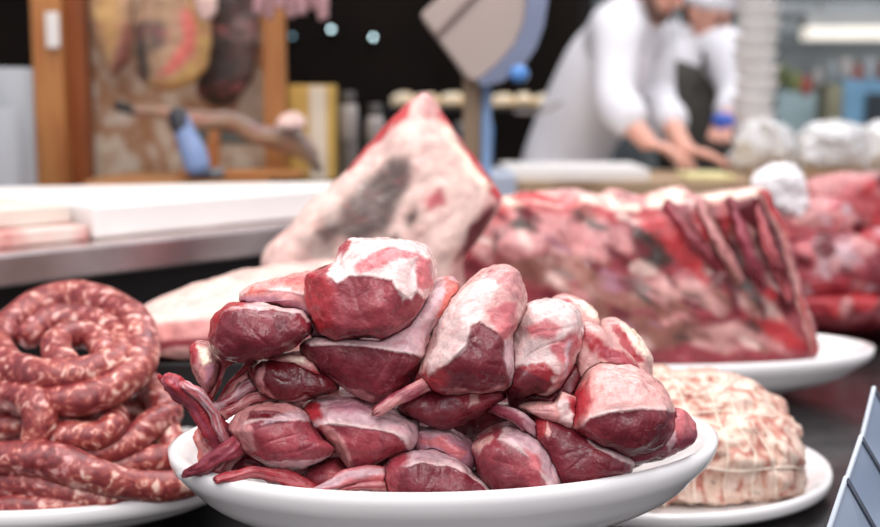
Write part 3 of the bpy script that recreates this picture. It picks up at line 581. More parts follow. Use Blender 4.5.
# ================================================================== counters
DM = NT('dark_steel_deck'); 
_f = DM.noise(30, 3, DM.coord()); DM.l(DM.ramp(_f, [(.3, lin('#2c2a2b')), (.7, lin('#4a4747'))]), DM.b.inputs['Base Color']); DM.b.inputs['Metallic'].default_value = .6; DM.b.inputs['Roughness'].default_value = .22
tag(prism('display_deck', [(-1.3, .55), (1.5, .55), (1.5, 2.75), (-.06, 2.75), (-.085, 2.268), (-1.105, 1.10)], DECK-.05, DECK, DM.m, bev=.004), 'dark steel deck of the display counter carrying the platters', 'counter')
tag(prism('display_cabinet', [(-1.25, .60), (1.45, .60), (1.45, 2.7), (-.05, 2.7), (-.075, 2.268), (-1.095, 1.10)], 0, DECK-.0505, simple('cabinet_grey', '#55534f', .5), bev=.006), 'grey cabinet body below the display deck', 'counter')
BOARDW = simple('white_cutting_board', '#eae6e2', .42, var=.03, vs=5)
BOARDL = simple('worn_cream_board', '#d8cec2', .5, var=.05)
BLOODY = splotch('stained_board', ['#d9cfc6', '#d8bfb6', '#c98d86', '#b04a4a'], 7, .4, (1, 1.6, 1), .8)
d = np.array([.314, .36]); d = d/np.linalg.norm(d); nrm = np.array([-d[1], d[0]])      # along the counter, and away from the camera's side
A0 = np.array([-.504, 1.80])
def q(s, t): v = A0+d*s+nrm*t; return (float(v[0]), float(v[1]))
BLK = simple('black_counter_front', '#0d0c0d', .5)
e = empty('serving_counter', (*q(0, .3), 0), 'raised serving counter with a steel edge behind the sausages', 'counter')
prism('body', [q(-.9, .02), q(.62, .02), q(.60, 1.04), q(-.9, 1.04)], 0, .880, BLK, e, .004)
prism('steel_edge', [q(-.9, -.055), q(.60, -.055), q(.60, 1.05), q(-.9, 1.05)], .8802, .926, simple('polished_steel_edge', '#c4b6b3', .22, .9, .3, 7), e, .005)
tag(prism('cutting_board', [q(-.9, .0), q(-.004, .0), q(.0, .44), q(-.9, .44)], .9265, .948, BLOODY, bev=.004), 'blood stained lower cutting board at the left edge', 'board')
tag(prism('cutting_board', [q(-.9, .07), q(-.008, .04), q(.0, .5), q(-.9, .5)], .9485, .977, BOARDL, bev=.004), 'thin cream cutting board lying on the stained one', 'board')
tag(prism('cutting_board', [q(.004, .0), (X(331, 2.17), 2.17), (X(333, 2.30), 2.34), q(.02, .52)], .9265, .976, BOARDW, bev=.006), 'thick white cutting board with a square front corner', 'board')
# price tag holders at the right
AC = NT('blue_grey_clear_plastic'); _f = AC.noise(9, 2, AC.coord()); AC.l(AC.ramp(_f, [(.3, lin('#66758a')), (.7, lin('#8f9cae'))]), AC.b.inputs['Base Color']); AC.b.inputs['Roughness'].default_value = .12; AC.b.inputs['Coat Weight'].default_value = .6
EDG = simple('dark_plastic_edge', '#2c3442', .3)
G5 = 'price label holders along the right edge'
tag(tube('label_rail', [P(880, 640, .93), P(905, 540, 1.03), P(925, 460, 1.17), P(945, 380, 1.36)], .006, simple('rail_metal', '#8e8f92', .3, .8), None, N=30, K=10), 'slim metal rail carrying the label holders at the right', 'rail')
for lab, tl, tr, br, bl, Y in (('lowest label holder at the bottom right corner', (846,478), (915,600), (915,720), (792,640), .90), ('middle label holder on the right edge', (861,437), (930,555), (930,640), (838,505), 1.0), ('topmost label holder on the right edge', (874,388), (945,505), (945,580), (860,445), 1.12)):
    e = empty('label_holder', P(*bl, Y), lab, 'label holder', G5)
    c = [P(*tl, Y+.03), P(*tr, Y-.01), P(*br, Y-.03), P(*bl, Y)]
    nn = np.cross(c[1]-c[0], c[3]-c[0]); nn /= np.linalg.norm(nn)
    vs = c+[v+nn*.004 for v in c]; o = link('panel', mesh('panel', local(vs, e), [(0,1,2,3), (7,6,5,4), (0,4,5,1), (1,5,6,2), (2,6,7,3), (3,7,4,0)]), AC.m, e, False)
    tube('edge_strip', [c[3], c[0]], .0022, simple('pale_plastic_edge', '#c9d2dc', .3), e, N=4, K=8)
    tube('edge_strip', [c[0], c[1]], .0020, EDG, e, N=4, K=8)
# ================================================================== left background: rack with hams
WOODL = splotch('orange_varnished_wood', ['#96562c', '#b07844', '#a56636'], 6, .45, (6, 6, .6), .3)
WOODD = splotch('shade_toned_wood', ['#6d3514', '#8a4a22', '#7a3d18'], 6, .45, (6, 6, .6), .3)  # darker copy of the post wood, with its side's shade in the colour
PANEL = splotch('patchy_old_plaster', ['#8a6046', '#bfa084', '#d9cbb8', '#a8764f', '#ddd2c2'], 9, .85, (1, 1, .6), .0, det=4)
YP = 3.25
def pxbox(name, x0, y0, x1, y1, Y, dep, mat, parent=None, bev=.004, ztop=None, zbot=None, rot=0):
    a = P(x0, y1, Y); b = P(x1, y0, Y)
    return box(name, a[0], b[0], Y, Y+dep, a[2] if zbot is None else zbot, b[2] if ztop is None else ztop, mat, parent, bev, rot)
e = empty('wooden_rack', (X(160, YP), YP, 0), 'orange wooden frame with a patchy panel at the left behind the counter', 'rack')
pxbox('post', 38, 0, 60, 200, 3.05, .05, WOODL, e, zbot=0, ztop=2.3); pxbox('post', 61, 0, 84, 200, 3.10, .05, WOODD, e, zbot=0, ztop=2.3); pxbox('post', 265, 0, 283, 200, 3.05, .05, WOODL, e, zbot=0, ztop=2.3)  # second, darker post stands in for the shaded side of the first
pxbox('panel', 86, -40, 268, 200, 3.20, .02, PANEL, e, zbot=0, ztop=2.2)
pxbox('shelf', 84, 181, 268, 189, 2.80, .36, splotch('shelf_wood', ['#9a6a40', '#b9875a'], 8), e)
pxbox('inset', 196, 122, 262, 143, 3.185, .012, simple('grey_green_inset', '#6b716c', .6), e)
pxbox('top_beam', 38, -75, 345, -45, 3.13, .06, WOODD, e)
e2 = tag(pxbox('name_plate', 46, 12, 58, 48, 3.02, .012, simple('white_plate', '#dedad6', .4)), 'small white plate fixed to the left orange post', 'plate')
HM = meat_material('cured_ham', .1, .3, .5, 0.0)
G6 = 'cured hams hanging on the wooden rack'
def hang(lab, ol, Y, th, b, rg, **kw):
    e = empty('cured_ham', P(*ol[0], Y), lab, 'ham', G6); blob('ham', ol, Y, th, b, rg, tilt=0, mat=HM, N=90, M=24, parent=e, lump=.006, lump_s=12, **kw)
    top = min(ol, key=lambda p: p[1]); a = P(top[0], top[1]+4, Y); tube('hanging_cord', [a, a+np.array([0, 0, .1]), np.array([a[0], a[1], 1.66])], .003, TW, e, N=8, K=8)
hang('tan mottled ham hanging leftmost on the rack', [(92,-30),(112,-35),(132,-10),(134,30),(128,62),(112,76),(98,50),(90,10)], 3.08, .05, 'T', [([(90,-30),(118,-20),(122,40),(110,60),(96,20)], 'Y', 0, 8), ([(118,30),(134,20),(128,70),(112,76)], 'BR', 0, 6)])
hang('cut ham with an orange face and yellow rind in the middle of the rack', [(152,-30),(180,-34),(200,0),(211,35),(208,66),(192,84),(168,92),(146,86),(133,66),(134,30),(142,0)], 2.93, .06, 'T', [([(132,25),(146,20),(150,80),(136,84)], 'K', 0, 6), ([(146,20),(165,22),(165,45),(150,55)], 'G', 0, 6), ([(186,0),(204,0),(214,40),(206,72),(186,92),(150,94),(150,82),(175,76),(192,60),(196,30)], 'Y', 0, 3), ([(182,10),(190,8),(197,30),(192,55),(176,72),(156,78),(170,60),(182,40)], 'O', 0, 3)])  # K strip: shade of the gap at the left, painted on the ham
hang('dark blackish ham hanging right of the cut one', [(212,-30),(245,-32),(258,10),(257,50),(250,82),(232,104),(212,106),(197,92),(198,60),(208,20)], 3.07, .06, 'K', [([(235,20),(256,20),(252,70),(238,90)], 'G', 0, 8)])
hang('pale knuckle ham showing at the top between two others', [(192,-30),(204,-32),(216,-10),(216,12),(206,22),(196,10)], 2.84, .03, 'SK', [])
e = empty('ham_on_stand', P(230, 182, 2.9), 'whole dry ham lying on a wooden stand on the rack shelf', 'ham')
ptube('ham', [(128,108,2.95),(150,112,2.92),(190,118,2.9),(235,124,2.9),(268,136,2.9),(290,140,2.9),(306,150,2.9),(316,166,2.9)], [4,6,8,9,10,14,10,4], HM, e, key='T', ends='GL', N=50, K=24, jit=.012, js=12)
ptube('hoof', [(118,106,2.95),(134,110,2.95)], [5,6], simple('hoof_black', '#1c1816', .5), e, N=6)
blob('fat_cap', [(276,122),(284,114),(296,112),(306,120),(304,128),(290,130),(278,128)], 2.84, .03, 'SK', (), mat=HM, parent=e, N=60, M=14)
ptube('stand_post', [(212,168,2.9),(214,135,2.9)], [7,6], WOODL, e, N=6)
pxbox('stand_base', 178, 172, 300, 182, 2.84, .14, WOODL, e, zbot=P(0, 181, 2.8)[2]+.004)
e = empty('blue_handled_tool', P(195, 181, 2.82), 'blue slanted tapered handle standing before the ham', 'tool')
ptube('handle', [(181,120,2.8),(187,138,2.8),(193,152,2.8),(197,165,2.8)], [9,11,13,13], simple('blue_grey_plastic', '#7f95bd', .4), e, N=20, K=20)
ptube('collar', [(178,116,2.8),(181,126,2.8)], [10,11], simple('dark_collar', '#2a2c34', .4), e, N=6)
ptube('knob', [(206,173,2.82),(220,173,2.82)], [5,5], simple('grey_knob', '#6a7077', .4), e, N=8)
# paper rolls at the far left
G7 = 'white paper rolls at the left edge'
for lab, x, y, r, Y in (('taller white paper roll at the left edge', 4, 68, 27, 2.75), ('shorter white paper roll in front at the left edge', -4, 108, 22, 2.62)):
    p = P(x, y, Y); R_ = r*Y/F_PX; zb = .9265
    lathe_o = lathe('paper_roll', [(0, 0), (R_*.98, 0), (R_, .003), (R_, p[2]-zb-.003), (R_*.97, p[2]-zb), (R_*.3, p[2]-zb), (R_*.3, p[2]-zb-.03), (0, p[2]-zb-.03)], (p[0], p[1], zb), simple('roll_paper', '#9a9ea2', .7, var=.02), N=40); tag(lathe_o, lab, 'paper roll', G7)
# yellow box and grey things behind post
e = empty('yellow_carton', P(311, 178, 3.1), 'tall yellow carton with a pale stripe right of the rack', 'carton')
pxbox('carton', 289, 85, 333, 180, 3.1, .12, simple('yellow_card', '#c9a352', .6), e); pxbox('stripe', 310, 86, 326, 180, 3.094, .005, simple('pale_card', '#dccfba', .6), e)
GREYM = splotch('grey_mixed', ['#5d5856', '#8f8884', '#a59d98'], 14)
for lab, nm, a in (('grey canister right of the yellow carton', 'canister', (336, 100, 20)), ('second grey canister with a darker lid', 'canister', (364, 112, 18))):
    Y = 3.2; p = P(a[0]+a[2]/2+2, a[1], Y); R_ = a[2]/2*Y/F_PX; zb = P(0, 180, Y)[2]
    e = empty(nm, (p[0], Y, zb), lab, 'canister', 'grey canisters on the back bench'); lathe('body', [(0, 0), (R_, 0), (R_, p[2]-zb-.03), (R_*.8, p[2]-zb-.01), (0, p[2]-zb-.01)], (p[0], Y, zb), GREYM, e, N=32)
    lathe('lid', [(0, 0), (R_*.7, 0), (R_*.7, .03), (0, .03)], (p[0], Y, p[2]-.0095), simple('lid_dark', '#46413e', .5), e, N=32)
BENCH = simple('bench_steel', '#8d8a8a', .3, .7)
z0 = P(0, 181, 3.1)[2]
tag(box('back_bench', X(287, 3.06), X(455, 3.3), 3.06, 3.5, z0-.04, z0-.0005, BENCH), 'steel back bench right of the wooden rack', 'bench')
for k, xx in enumerate((X(288, 3.3), X(448, 3.3))):
    pass
# cords of pink sausages hanging at the top
G8 = 'dried sausages hanging at the top left'
DS = splotch('dried_sausage', ['#8c6064', '#b08a8c', '#9c7274'], 20)
for i, x in enumerate((258, 268, 279, 290, 301, 312, 322)):
    o = ptube('hanging_sausage', [(x-3, -58, 2.7+.02*(i % 2)), (x, -30, 2.7+.02*(i % 2)), (x+1, 10+6*math.sin(i*2.3), 2.7+.02*(i % 2))], [5.5, 6, 5.5], DS, None, N=20, K=14, jit=.004)
    tag(o, '%s of the pinkish dried sausages hanging at the top' % ('leftmost', 'second from the left', 'third from the left', 'middle one', 'third from the right', 'second from the right', 'rightmost')[i], 'sausage', G8)
tag(tube('hanging_rod', [P(240, -58, 2.71), P(345, -58, 2.71)], .008, STEEL, None, N=6), 'steel rod from which the dried sausages hang', 'rod')
# ================================================================== market scale
e = empty('hanging_scale', (X(473, 2.6), 2.6, DECK), 'large tan shop scale head with a chrome rim on a post', 'scale')
def flat(name, ol, Y, dep, mat, parent, bev=.004, n=None):
    pts = spline(ol, n) if n else np.array(ol, float); m = len(pts)
    f = [P(x, y, Y) for x, y in pts]; off = np.array([0, dep, 0]); vs = f+[v+off for v in f]
    fs = [tuple(range(m)), tuple(range(m, 2*m))[::-1]]+[(i, m+i, m+(i+1) % m, (i+1) % m) for i in range(m)]
    me = mesh(name, local(vs, parent), fs); bm = bmesh.new(); bm.from_mesh(me); bmesh.ops.recalc_face_normals(bm, faces=bm.faces)
    if bev: bmesh.ops.bevel(bm, geom=[x for x in bm.edges if x.calc_face_angle(0) > .5], offset=bev, segments=2, affect='EDGES')
    bm.to_mesh(me); bm.free(); return link(name, me, mat, parent, False)
TAN = simple('warm_grey_enamel', '#a3948c', .45, var=.03); CHR = simple('chrome_band', '#a9b2cc', .15, 1.0, .1)
arc = [(525-4*0, -30), (527, 0), (524, 22), (515, 44), (500, 62), (484, 76)]
flat('housing', [(420,14),(446,-10),(480,-40)]+arc+[(474,82),(466,76)], 2.5, .14, TAN, e)
b = [(525, -30), (527, 0), (524, 22), (515, 44), (500, 62), (478, 80)]; o_ = [(548,-32), (548, 0), (544, 26), (536, 48), (524, 66), (502, 82), (480, 86)]
flat('chrome_rim', b+o_[::-1], 2.49, .20, CHR, e, 0)
seam = ptube('seam', [(437,34,2.494),(470,0,2.494),(492,-24,2.494)], [3,3,3], simple('seam_brown', '#7d6c66', .5), e, N=10, K=8)
ptube('knob', [(519,74,2.45),(520,74,2.6)], [9,9], simple('blue_cap', '#4f86c8', .3), e, N=6, K=20)
pp = P(470, 78, 2.6); box('post', X(463, 2.6), X(480, 2.6), 2.58, 2.62, DECK, pp[2]+.02, splotch('brown_post', ['#7c6650', '#97826a'], 5, .4), e)
box('post_strip', X(481, 2.6), X(491, 2.6), 2.59, 2.615, DECK, pp[2]-.01, simple('blue_strip', '#88a8d0', .3), e)
box('base', X(455, 2.6), X(500, 2.6), 2.54, 2.67, DECK, DECK+.02, STEEL, e)
# ================================================================== worktable with people
TZ = .895
e = empty('work_table', (.85, 4.0, 0), 'butchers work table where the two people stand', 'table')
box('top', .12, 2.6, 3.55, 4.12, TZ-.05, TZ, splotch('table_wood', ['#9a7a5c', '#b39878', '#84664c'], 6), e)
for x in (.2, 2.5):
    for y in (3.62, 4.05): box('leg', x-.03, x+.03, y-.03, y+.03, 0, TZ-.05, STEEL, e)
e2 = tag(box('cutting_board', X(505, 3.6), X(648, 3.6), 3.58, 3.95, TZ+.0005, TZ+.035, BOARDW), 'white cutting board under the hands of the leaning person', 'board')
tag(box('yellow_paper', X(684, 3.7), X(730, 3.7), 3.62, 3.85, TZ+.0005, TZ+.012, simple('yellow_paper', '#d8cf96', .6)), 'stack of pale yellow paper on the work table', 'paper')
o = box('steel_container', X(440, 3.2), X(512, 3.2), 3.0, 3.3, TZ-.03, TZ+.055, simple('frosted_blue_plastic', '#b3bccb', .3), bev=.01); tag(o, 'pale blue container behind the post of the scale', 'container')
e = empty('side_bench', (X(476, 3.2), 3.2, 0), 'small steel bench holding the pale blue container', 'bench')
box('top', X(432, 3.2), X(520, 3.2), 2.98, 3.45, TZ-.07, TZ-.0305, BENCH, e)
for x in (X(436, 3.2), X(516, 3.2)):
    for y in (3.0, 3.43): box('leg', x-.01, x+.01, y-.01, y+.01, 0, TZ-.07, BENCH, e)
# white plastic tubs stacked
G9 = 'stacked white foam bowls on the work table'
FOAM = simple('white_foam', '#dcdad8', .6, var=.03)
xc, Y = X(752, 4.1), 4.1
for i in range(12):
    R_ = .072; z = TZ+.06+i*.047
    o = lathe('foam_bowl', [(0, 0), (R_*.72, 0), (R_*.86, .014), (R_*1.0, .040), (R_*1.03, .0455), (R_*.98, .0455), (R_*.80, .016), (R_*.68, .006), (0, .006)], (xc+.006*math.sin(i*1.7), Y, z), FOAM, N=40)
    tag(o, '%s white foam bowl of the tall stack beside the second person' % ('lowest', 'second lowest', 'third lowest', 'fourth lowest', 'fifth lowest', 'sixth lowest', 'sixth highest', 'fifth highest', 'fourth highest', 'third highest', 'second highest', 'topmost')[i], 'bowl', G9)
tag(lathe('tub', [(0, 0), (.07, 0), (.08, .03), (.08, .059), (0, .059)], (xc, Y, TZ+.0005), FOAM, N=40), 'white tub under the tall stack of foam bowls', 'tub')
PLB = simple('white_plastic_bag', '#d8d6d4', .3, var=.04, coat=.4)
G10 = 'white plastic bags on the work table'
for i, (lab, ol, Y) in enumerate((('rumpled white bag in front of the foam bowl stack', [(738,166),(738,140),(746,126),(762,118),(776,122),(790,134),(796,150),(794,168),(760,170)], 3.9),
     ('long low white bag right of the foam bowl stack', [(800,166),(800,138),(810,125),(840,122),(862,128),(870,148),(866,168),(820,170)], 3.72),
     ('white bag cut by the right edge of the picture', [(850,166),(858,130),(884,122),(930,125),(940,166),(900,168)], 4.0))):
    tag(blob('plastic_bag', ol, Y, .09, 'W', (), tilt=0, mat=PLB, N=90, M=24, lump=.018, lump_s=16), lab, 'bag', G10)
# brown wooden edge below bags
tag(box('wooden_tray', X(735, 3.75), 1.75, 3.56, 3.60, TZ+.0005, TZ+.03, splotch('tray_wood', ['#8e6c4c', '#b08a64'], 9)), 'brown wooden ledge in front of the white plastic bags', 'tray')
# ---------------------------------------------------------------- people
SKIN = simple('skin', '#d9a08c', .5, var=.06, vs=30); COAT = simple('white_cotton', '#dcdade', .85, var=.03, vs=6, bump=.4, bs=25)
def union(name, chains, mat, parent, vox=.012, extra=()):
    vs_all, fs_all = [], []
    for pts, rr in chains:
        vs, fs = tube_geo(pts, rr, max(8, len(pts)*6), 20, cap=1.0); b = len(vs_all); vs_all += list(vs); fs_all += [tuple(i+b for i in f) for f in fs]
    for c, r in extra:
        b = len(vs_all); n, m = 16, 24
        for i in range(n+1):
            th = PI*i/n
            for j in range(m): a = 2*PI*j/m; vs_all.append(np.array(c)+np.array(r)*np.array([math.sin(th)*math.cos(a), math.sin(th)*math.sin(a), math.cos(th)]))
        for i in range(n):
            for j in range(m): fs_all.append((b+i*m+j, b+i*m+(j+1) % m, b+(i+1)*m+(j+1) % m, b+(i+1)*m+j))
    me = mesh(name, local(vs_all, parent), fs_all)
    bm = bmesh.new(); bm.from_mesh(me); bmesh.ops.recalc_face_normals(bm, faces=bm.faces); bm.to_mesh(me); bm.free()
    o = link(name, me, mat, parent); r = o.modifiers.new('remesh', 'REMESH'); r.mode = 'VOXEL'; r.voxel_size = vox; r.use_smooth_shade = True
    s = o.modifiers.new('smooth', 'SMOOTH'); s.factor = .5; s.iterations = 4
    return o
def hand_chains(wrist, dirv, palm_n, size=.085, spread=.35, curl=.35):
    """palm plus five separate fingers; dirv: pointing direction, palm_n: palm normal (down)"""
    d_ = np.array(dirv, float); d_ /= np.linalg.norm(d_); n_ = np.array(palm_n, float); n_ -= d_*(n_@d_); n_ /= np.linalg.norm(n_); s_ = np.cross(d_, n_); w = np.array(wrist, float)
    ch = []
    for k in (-.028, -.010, .010, .028): ch.append(([w+s_*k*.6, w+s_*k+d_*size*.95], [.014, .012]))
    for k, L, sp in ((-.033, .060, -.25), (-.012, .074, -.08), (.011, .079, .08), (.032, .070, .24)):
        b = w+s_*k+d_*size*.95; dd = d_+s_*sp*spread; dd /= np.linalg.norm(dd)
        p1 = b+dd*L*.45+n_*L*.10; p2 = p1+(dd+n_*curl)*L*.3; p3 = p2+(dd*.8+n_*curl*1.6)*L*.25
        ch.append(([b-dd*.01, p1, p2, p3], [.010, .009, .0085, .0075]))
    b = w+s_*.030+d_*.022; dd = d_*.6+s_*.75; dd /= np.linalg.norm(dd)
    ch.append(([w+s_*.012+d_*.01, b, b+dd*.034+n_*.006, b+dd*.058+d_*.008+n_*.012], [.014, .0125, .0105, .0085]))
    return ch
BEARD = simple('stubble', '#6d5248', .8); HAIR = simple('dark_hair', '#2c211c', .7)
def face(parent, hc, fwd, name_hair=True, cap=None):
    f = np.array(fwd, float); f /= np.linalg.norm(f)
    s = np.cross(f, [0, 0, 1]); s /= np.linalg.norm(s); u = np.cross(s, f)
    ex = []
    for k in (-1, 1):
        c = hc+f*.088+s*.031*k+u*.012
        lo = link('eye', None or mesh('eye', [], []), None, parent) if False else None
        vs, fs = tube_geo([c-s*.004, c+s*.004], [.009, .009], 4, 12); link('eye', mesh('eye', local(vs, parent), fs), simple('eye_dark', '#241c1a', .2), parent)
        vs, fs = tube_geo([c-s*.018+u*.018, c+u*.022, c+s*.018+u*.018], [.004, .005, .004], 8, 8); link('eyebrow', mesh('eyebrow', local(vs, parent), fs), HAIR, parent)
    c = hc+f*.090-u*.052; vs, fs = tube_geo([c-s*.022, c+f*.004, c+s*.022], [.004, .007, .004], 8, 8); link('mouth', mesh('mouth', local(vs, parent), fs), simple('lips', '#b0605a', .4), parent)
def head_chains(hc, fwd):
    f = np.array(fwd, float); f /= np.linalg.norm(f); s = np.cross(f, [0, 0, 1]); s /= np.linalg.norm(s); u = np.cross(s, f)
    ch = [([hc+u*.035-f*.012, hc+u*.03+f*.012], [.082, .080]), ([hc+u*.0+f*.01, hc-u*.04+f*.030], [.076, .062]), ([hc-u*.05+f*.035, hc-u*.085+f*.058], [.056, .034]),
          ([hc+u*.012+f*.088, hc-u*.012+f*.108, hc-u*.02+f*.106], [.009, .013, .013])]
    for k in (-1, 1): ch.append(([hc+s*.078*k-u*.025, hc+s*.084*k+u*.022-f*.006], [.010, .014]))
    return ch, f, s, u
PY = 4.36
def W(px, py, Y=PY): return P(px, py, Y)
# person one, leaning on the board
e = empty('person', (X(570, PY+.1), PY+.1, 0), 'person in a white coat leaning forward with both hands on the board', 'person')
hip = W(562, 190, PY+.10); chest = W(606, 70, PY+.02); neck = W(632, 5, PY-.02); hc = W(655, -14, PY-.05)
shN = W(617, 32, PY-.17); shF = W(652, 34, PY+.16)
fw = (.75, -.45, -.45)
hch, f_, s_, u_ = head_chains(hc, fw)
elN = W(615, 100, PY-.30); wrN = W(646, 160, 3.95); elF = W(660, 100, PY+.10); wrF = W(684, 156, 4.02)
wrN[2] = TZ+.100; wrF[2] = TZ+.075
leg = lambda dx: [(hip+np.array([dx, 0, -.02])), np.array([hip[0]+dx*1.2, hip[1]+.02, .48]), np.array([hip[0]+dx*1.3, hip[1]+.06, .09])]
body = [([hip+np.array([0, 0, -.05]), hip+np.array([.03, 0, .14]), chest, W(624, 30, PY)], [.12, .105, .10, .07]), ([W(622, 36, PY), neck, hc], [.10, .058, .06]), ([W(622, 40, PY-.05), shN, elN, wrN], [.06, .06, .045, .030]), ([W(630, 40, PY+.05), shF, elF, wrF], [.06, .06, .045, .030]),
        (leg(-.10), [.10, .07, .045]), (leg(.10), [.10, .07, .045])]
for dx in (-.13, .13): body.append(([np.array([hip[0]+dx, hip[1]+.08, .045]), np.array([hip[0]+dx+.05, hip[1]-.12, .04])], [.045, .036]))
body += hch+hand_chains(wrN, (.8, -.35, -.28), (0, 0, -1))+hand_chains(wrF, (.85, -.3, -.2), (0, 0, -1))
union('body', body, SKIN, e, .007)
face(e, hc, fw)
coat = [([hip+np.array([-.02, 0, -.30]), hip+np.array([0, 0, -.02]), hip+np.array([.02, 0, .14]), chest, W(622, 32, PY)], [.175, .165, .15, .155, .115]), ([W(620,28,PY+.02), W(632, 10, PY-.02)], [.11, .075]),
        ([W(614,44,PY-.06), shN, (shN+elN)/2, elN, elN*.62+wrN*.38], [.11, .090, .076, .068, .070]), ([W(630,40,PY+.05), shF, (shF+elF)/2, elF, elF*.55+wrF*.45], [.11, .082, .068, .060, .064]), ([hip+np.array([-.05, .02, -.15]), hip+np.array([-.07, .03, -.38])], [.15, .17])]
union('coat', coat, COAT, e, .012)
tube('apron_string', [W(516, 112, PY-.09), W(540, 112, PY-.115), W(562, 102, PY-.11)], .006, simple('apron_string', '#8c8480', .8), e, N=10, K=8)
tr = [(leg(-.10), [.125, .095, .085]), (leg(.10), [.125, .095, .085])]; union('trousers', tr, simple('white_trousers', '#cfccca', .8), e, .014)
vs, fs = tube_geo([hc+u_*.070-f_*.02, hc+u_*.125-f_*.02], [.094, .088], 10, 24, cap=.35); link('cap', mesh('cap', local(vs, e), fs), COAT, e)
union('hair', [([hc+u_*.03-f_*.04, hc-u_*.05-f_*.055], [.070, .048]), ([hc+u_*.04+s_*.045-f_*.01, hc+s_*.05-u_*.02-f_*.01], [.045, .034]), ([hc+u_*.04-s_*.045-f_*.01, hc-s_*.05-u_*.02-f_*.01], [.045, .034])], HAIR, e, .008)
union('beard', [([hc-u_*.035+s_*.055+f_*.02, hc-u_*.082+f_*.062, hc-u_*.035-s_*.055+f_*.02], [.026, .034, .026])], BEARD, e, .007)
# person two behind, dark apron
PB = 5.0
e = empty('person', (X(690, PB+.1), PB+.1, 0), 'person in a white shirt, cap and dark apron working behind the first', 'person')
hip = W(702, 190, PB+.05); chest = W(692, 70, PB); hc = W(706, 17, PB-.10); neck = W(700, 36, PB-.02); shR = W(722, 50, PB-.14); shL = W(668, 50, PB+.1)
fw = (.62, -.65, -.42); hch, f_, s_, u_ = head_chains(hc, fw)
elR = W(738, 92, PB-.26); wrR = W(726, 118, PB-.46); elL = W(660, 105, PB-.1); wrL = W(668, 150, PB-.25)
body = [([hip, W(696, 120, PB+.02), chest, W(697, 42, PB)], [.13, .12, .14, .11]), ([chest, neck, hc], [.10, .06, .06]), ([chest, shR, elR, wrR], [.10, .068, .048, .030]), ([chest, shL, elL, wrL], [.10, .068, .048, .030]), (leg(-.10), [.10, .07, .045]), (leg(.10), [.10, .07, .045])]
for dx in (-.13, .13): body.append(([np.array([hip[0]+dx, hip[1]+.08, .045]), np.array([hip[0]+dx+.05, hip[1]-.12, .04])], [.045, .036]))
body += hch+hand_chains(wrR, (-.3, -.7, -.35), (0, 0, -1))+hand_chains(wrL, (.35, -.7, -.3), (0, 0, -1))
union('body', body, SKIN, e, .007); face(e, hc, fw)
shirt = [([hip+np.array([0, 0, .05]), W(696, 120, PB+.02), chest, W(696, 44, PB)], [.15, .145, .165, .125]), ([W(700,60,PB-.02), shR, elR, elR*.3+wrR*.7], [.12, .095, .078, .06]), ([W(686,60,PB), shL, elL, elL*.3+wrL*.7], [.12, .095, .07, .06])]
union('shirt', shirt, COAT, e, .013)
APR = simple('dark_olive_apron', '#45423c', .85)
ap = union('apron', [([hip+np.array([0, -.02, -.40]), hip+np.array([0, -.02, 0]), W(694, 120, PB-.02), W(686, 86, PB-.03)], [.18, .175, .165, .155])], APR, e, .013)
for pts in ([W(670, 84, PB-.20), W(664, 58, PB-.14), W(672, 34, PB-.08)], [W(698, 84, PB-.20), W(704, 60, PB-.19), W(702, 36, PB-.12)]): tube('apron_strap', pts, .018, APR, e, N=12, K=8, sq=.5).parent = ap
union('trousers', [(leg(-.10), [.125, .095, .085]), (leg(.10), [.125, .095, .085])], simple('dark_trousers', '#3a3836', .8), e, .014)
vs, fs = tube_geo([hc+u_*.055-f_*.01, hc+u_*.125-f_*.02], [.100, .092], 10, 24, cap=.4); link('cap', mesh('cap', local(vs, e), fs), COAT, e)
union('hair', [([hc+u_*.0-f_*.05, hc-u_*.04-f_*.055], [.060, .045])], HAIR, e, .008)
tag(blob('blue_cloth', [(712,118),(722,112),(734,116),(740,128),(730,134),(716,130)], PB-.50, .05, 'W', (), tilt=0, mat=simple('bright_blue', '#3f63c4', .5), N=60, M=14), 'bright blue cloth in the hands of the person with the apron', 'cloth')
# ================================================================== room and far background
WALLD = splotch('dark_back_wall', ['#0f0e10', '#1c1a1c', '#241a18', '#141316'], 1.6, .8)
WALLG = splotch('grey_back_wall', ['#4b5154', '#6c7173', '#8a8d8c', '#5b605f'], 1.4, .8)
FLOORM = simple('grey_floor', '#6e6a66', .5, var=.1, vs=2)
CEIL = simple('grey_ceiling', '#4a4b4c', .8)
struct(box('floor', -7, 8, -2, 10.2, -.1, 0, FLOORM, bev=0))
o = box('wall_back', -7, 1.15, 9.5, 9.7, 0, 4.0, WALLD, bev=0); struct(o)
o = box('wall_right', 1.15, 8, 9.5, 9.7, 0, 4.0, WALLG, bev=0); struct(o)
o = box('ceiling', -7, 8, 5.6, 9.7, 4.0, 4.1, CEIL, bev=0); struct(o)
o = box('wall_left', -7.2, -7, 2.5, 9.7, 0, 4.0, WALLD, bev=0); struct(o)
# background darkness put into the colour of a screen behind the left stall
tag(box('dark_backdrop', -3.4, X(430, 6.2), 6.2, 6.26, 0, 3.0, simple('near_black_backdrop', '#17120f', .9, var=.5, vs=1.5, spec=.1)), 'near-black screen giving the dark background behind the wooden rack', 'backdrop')
tag(box('dark_backdrop', X(428, 7.2), X(578, 7.2), 7.2, 7.26, 0, 3.0, simple('near_black_backdrop', '#17120f', .9, var=.5, vs=1.5, spec=.1)), 'near-black screen giving the dark background behind the scale and the leaning person', 'backdrop')
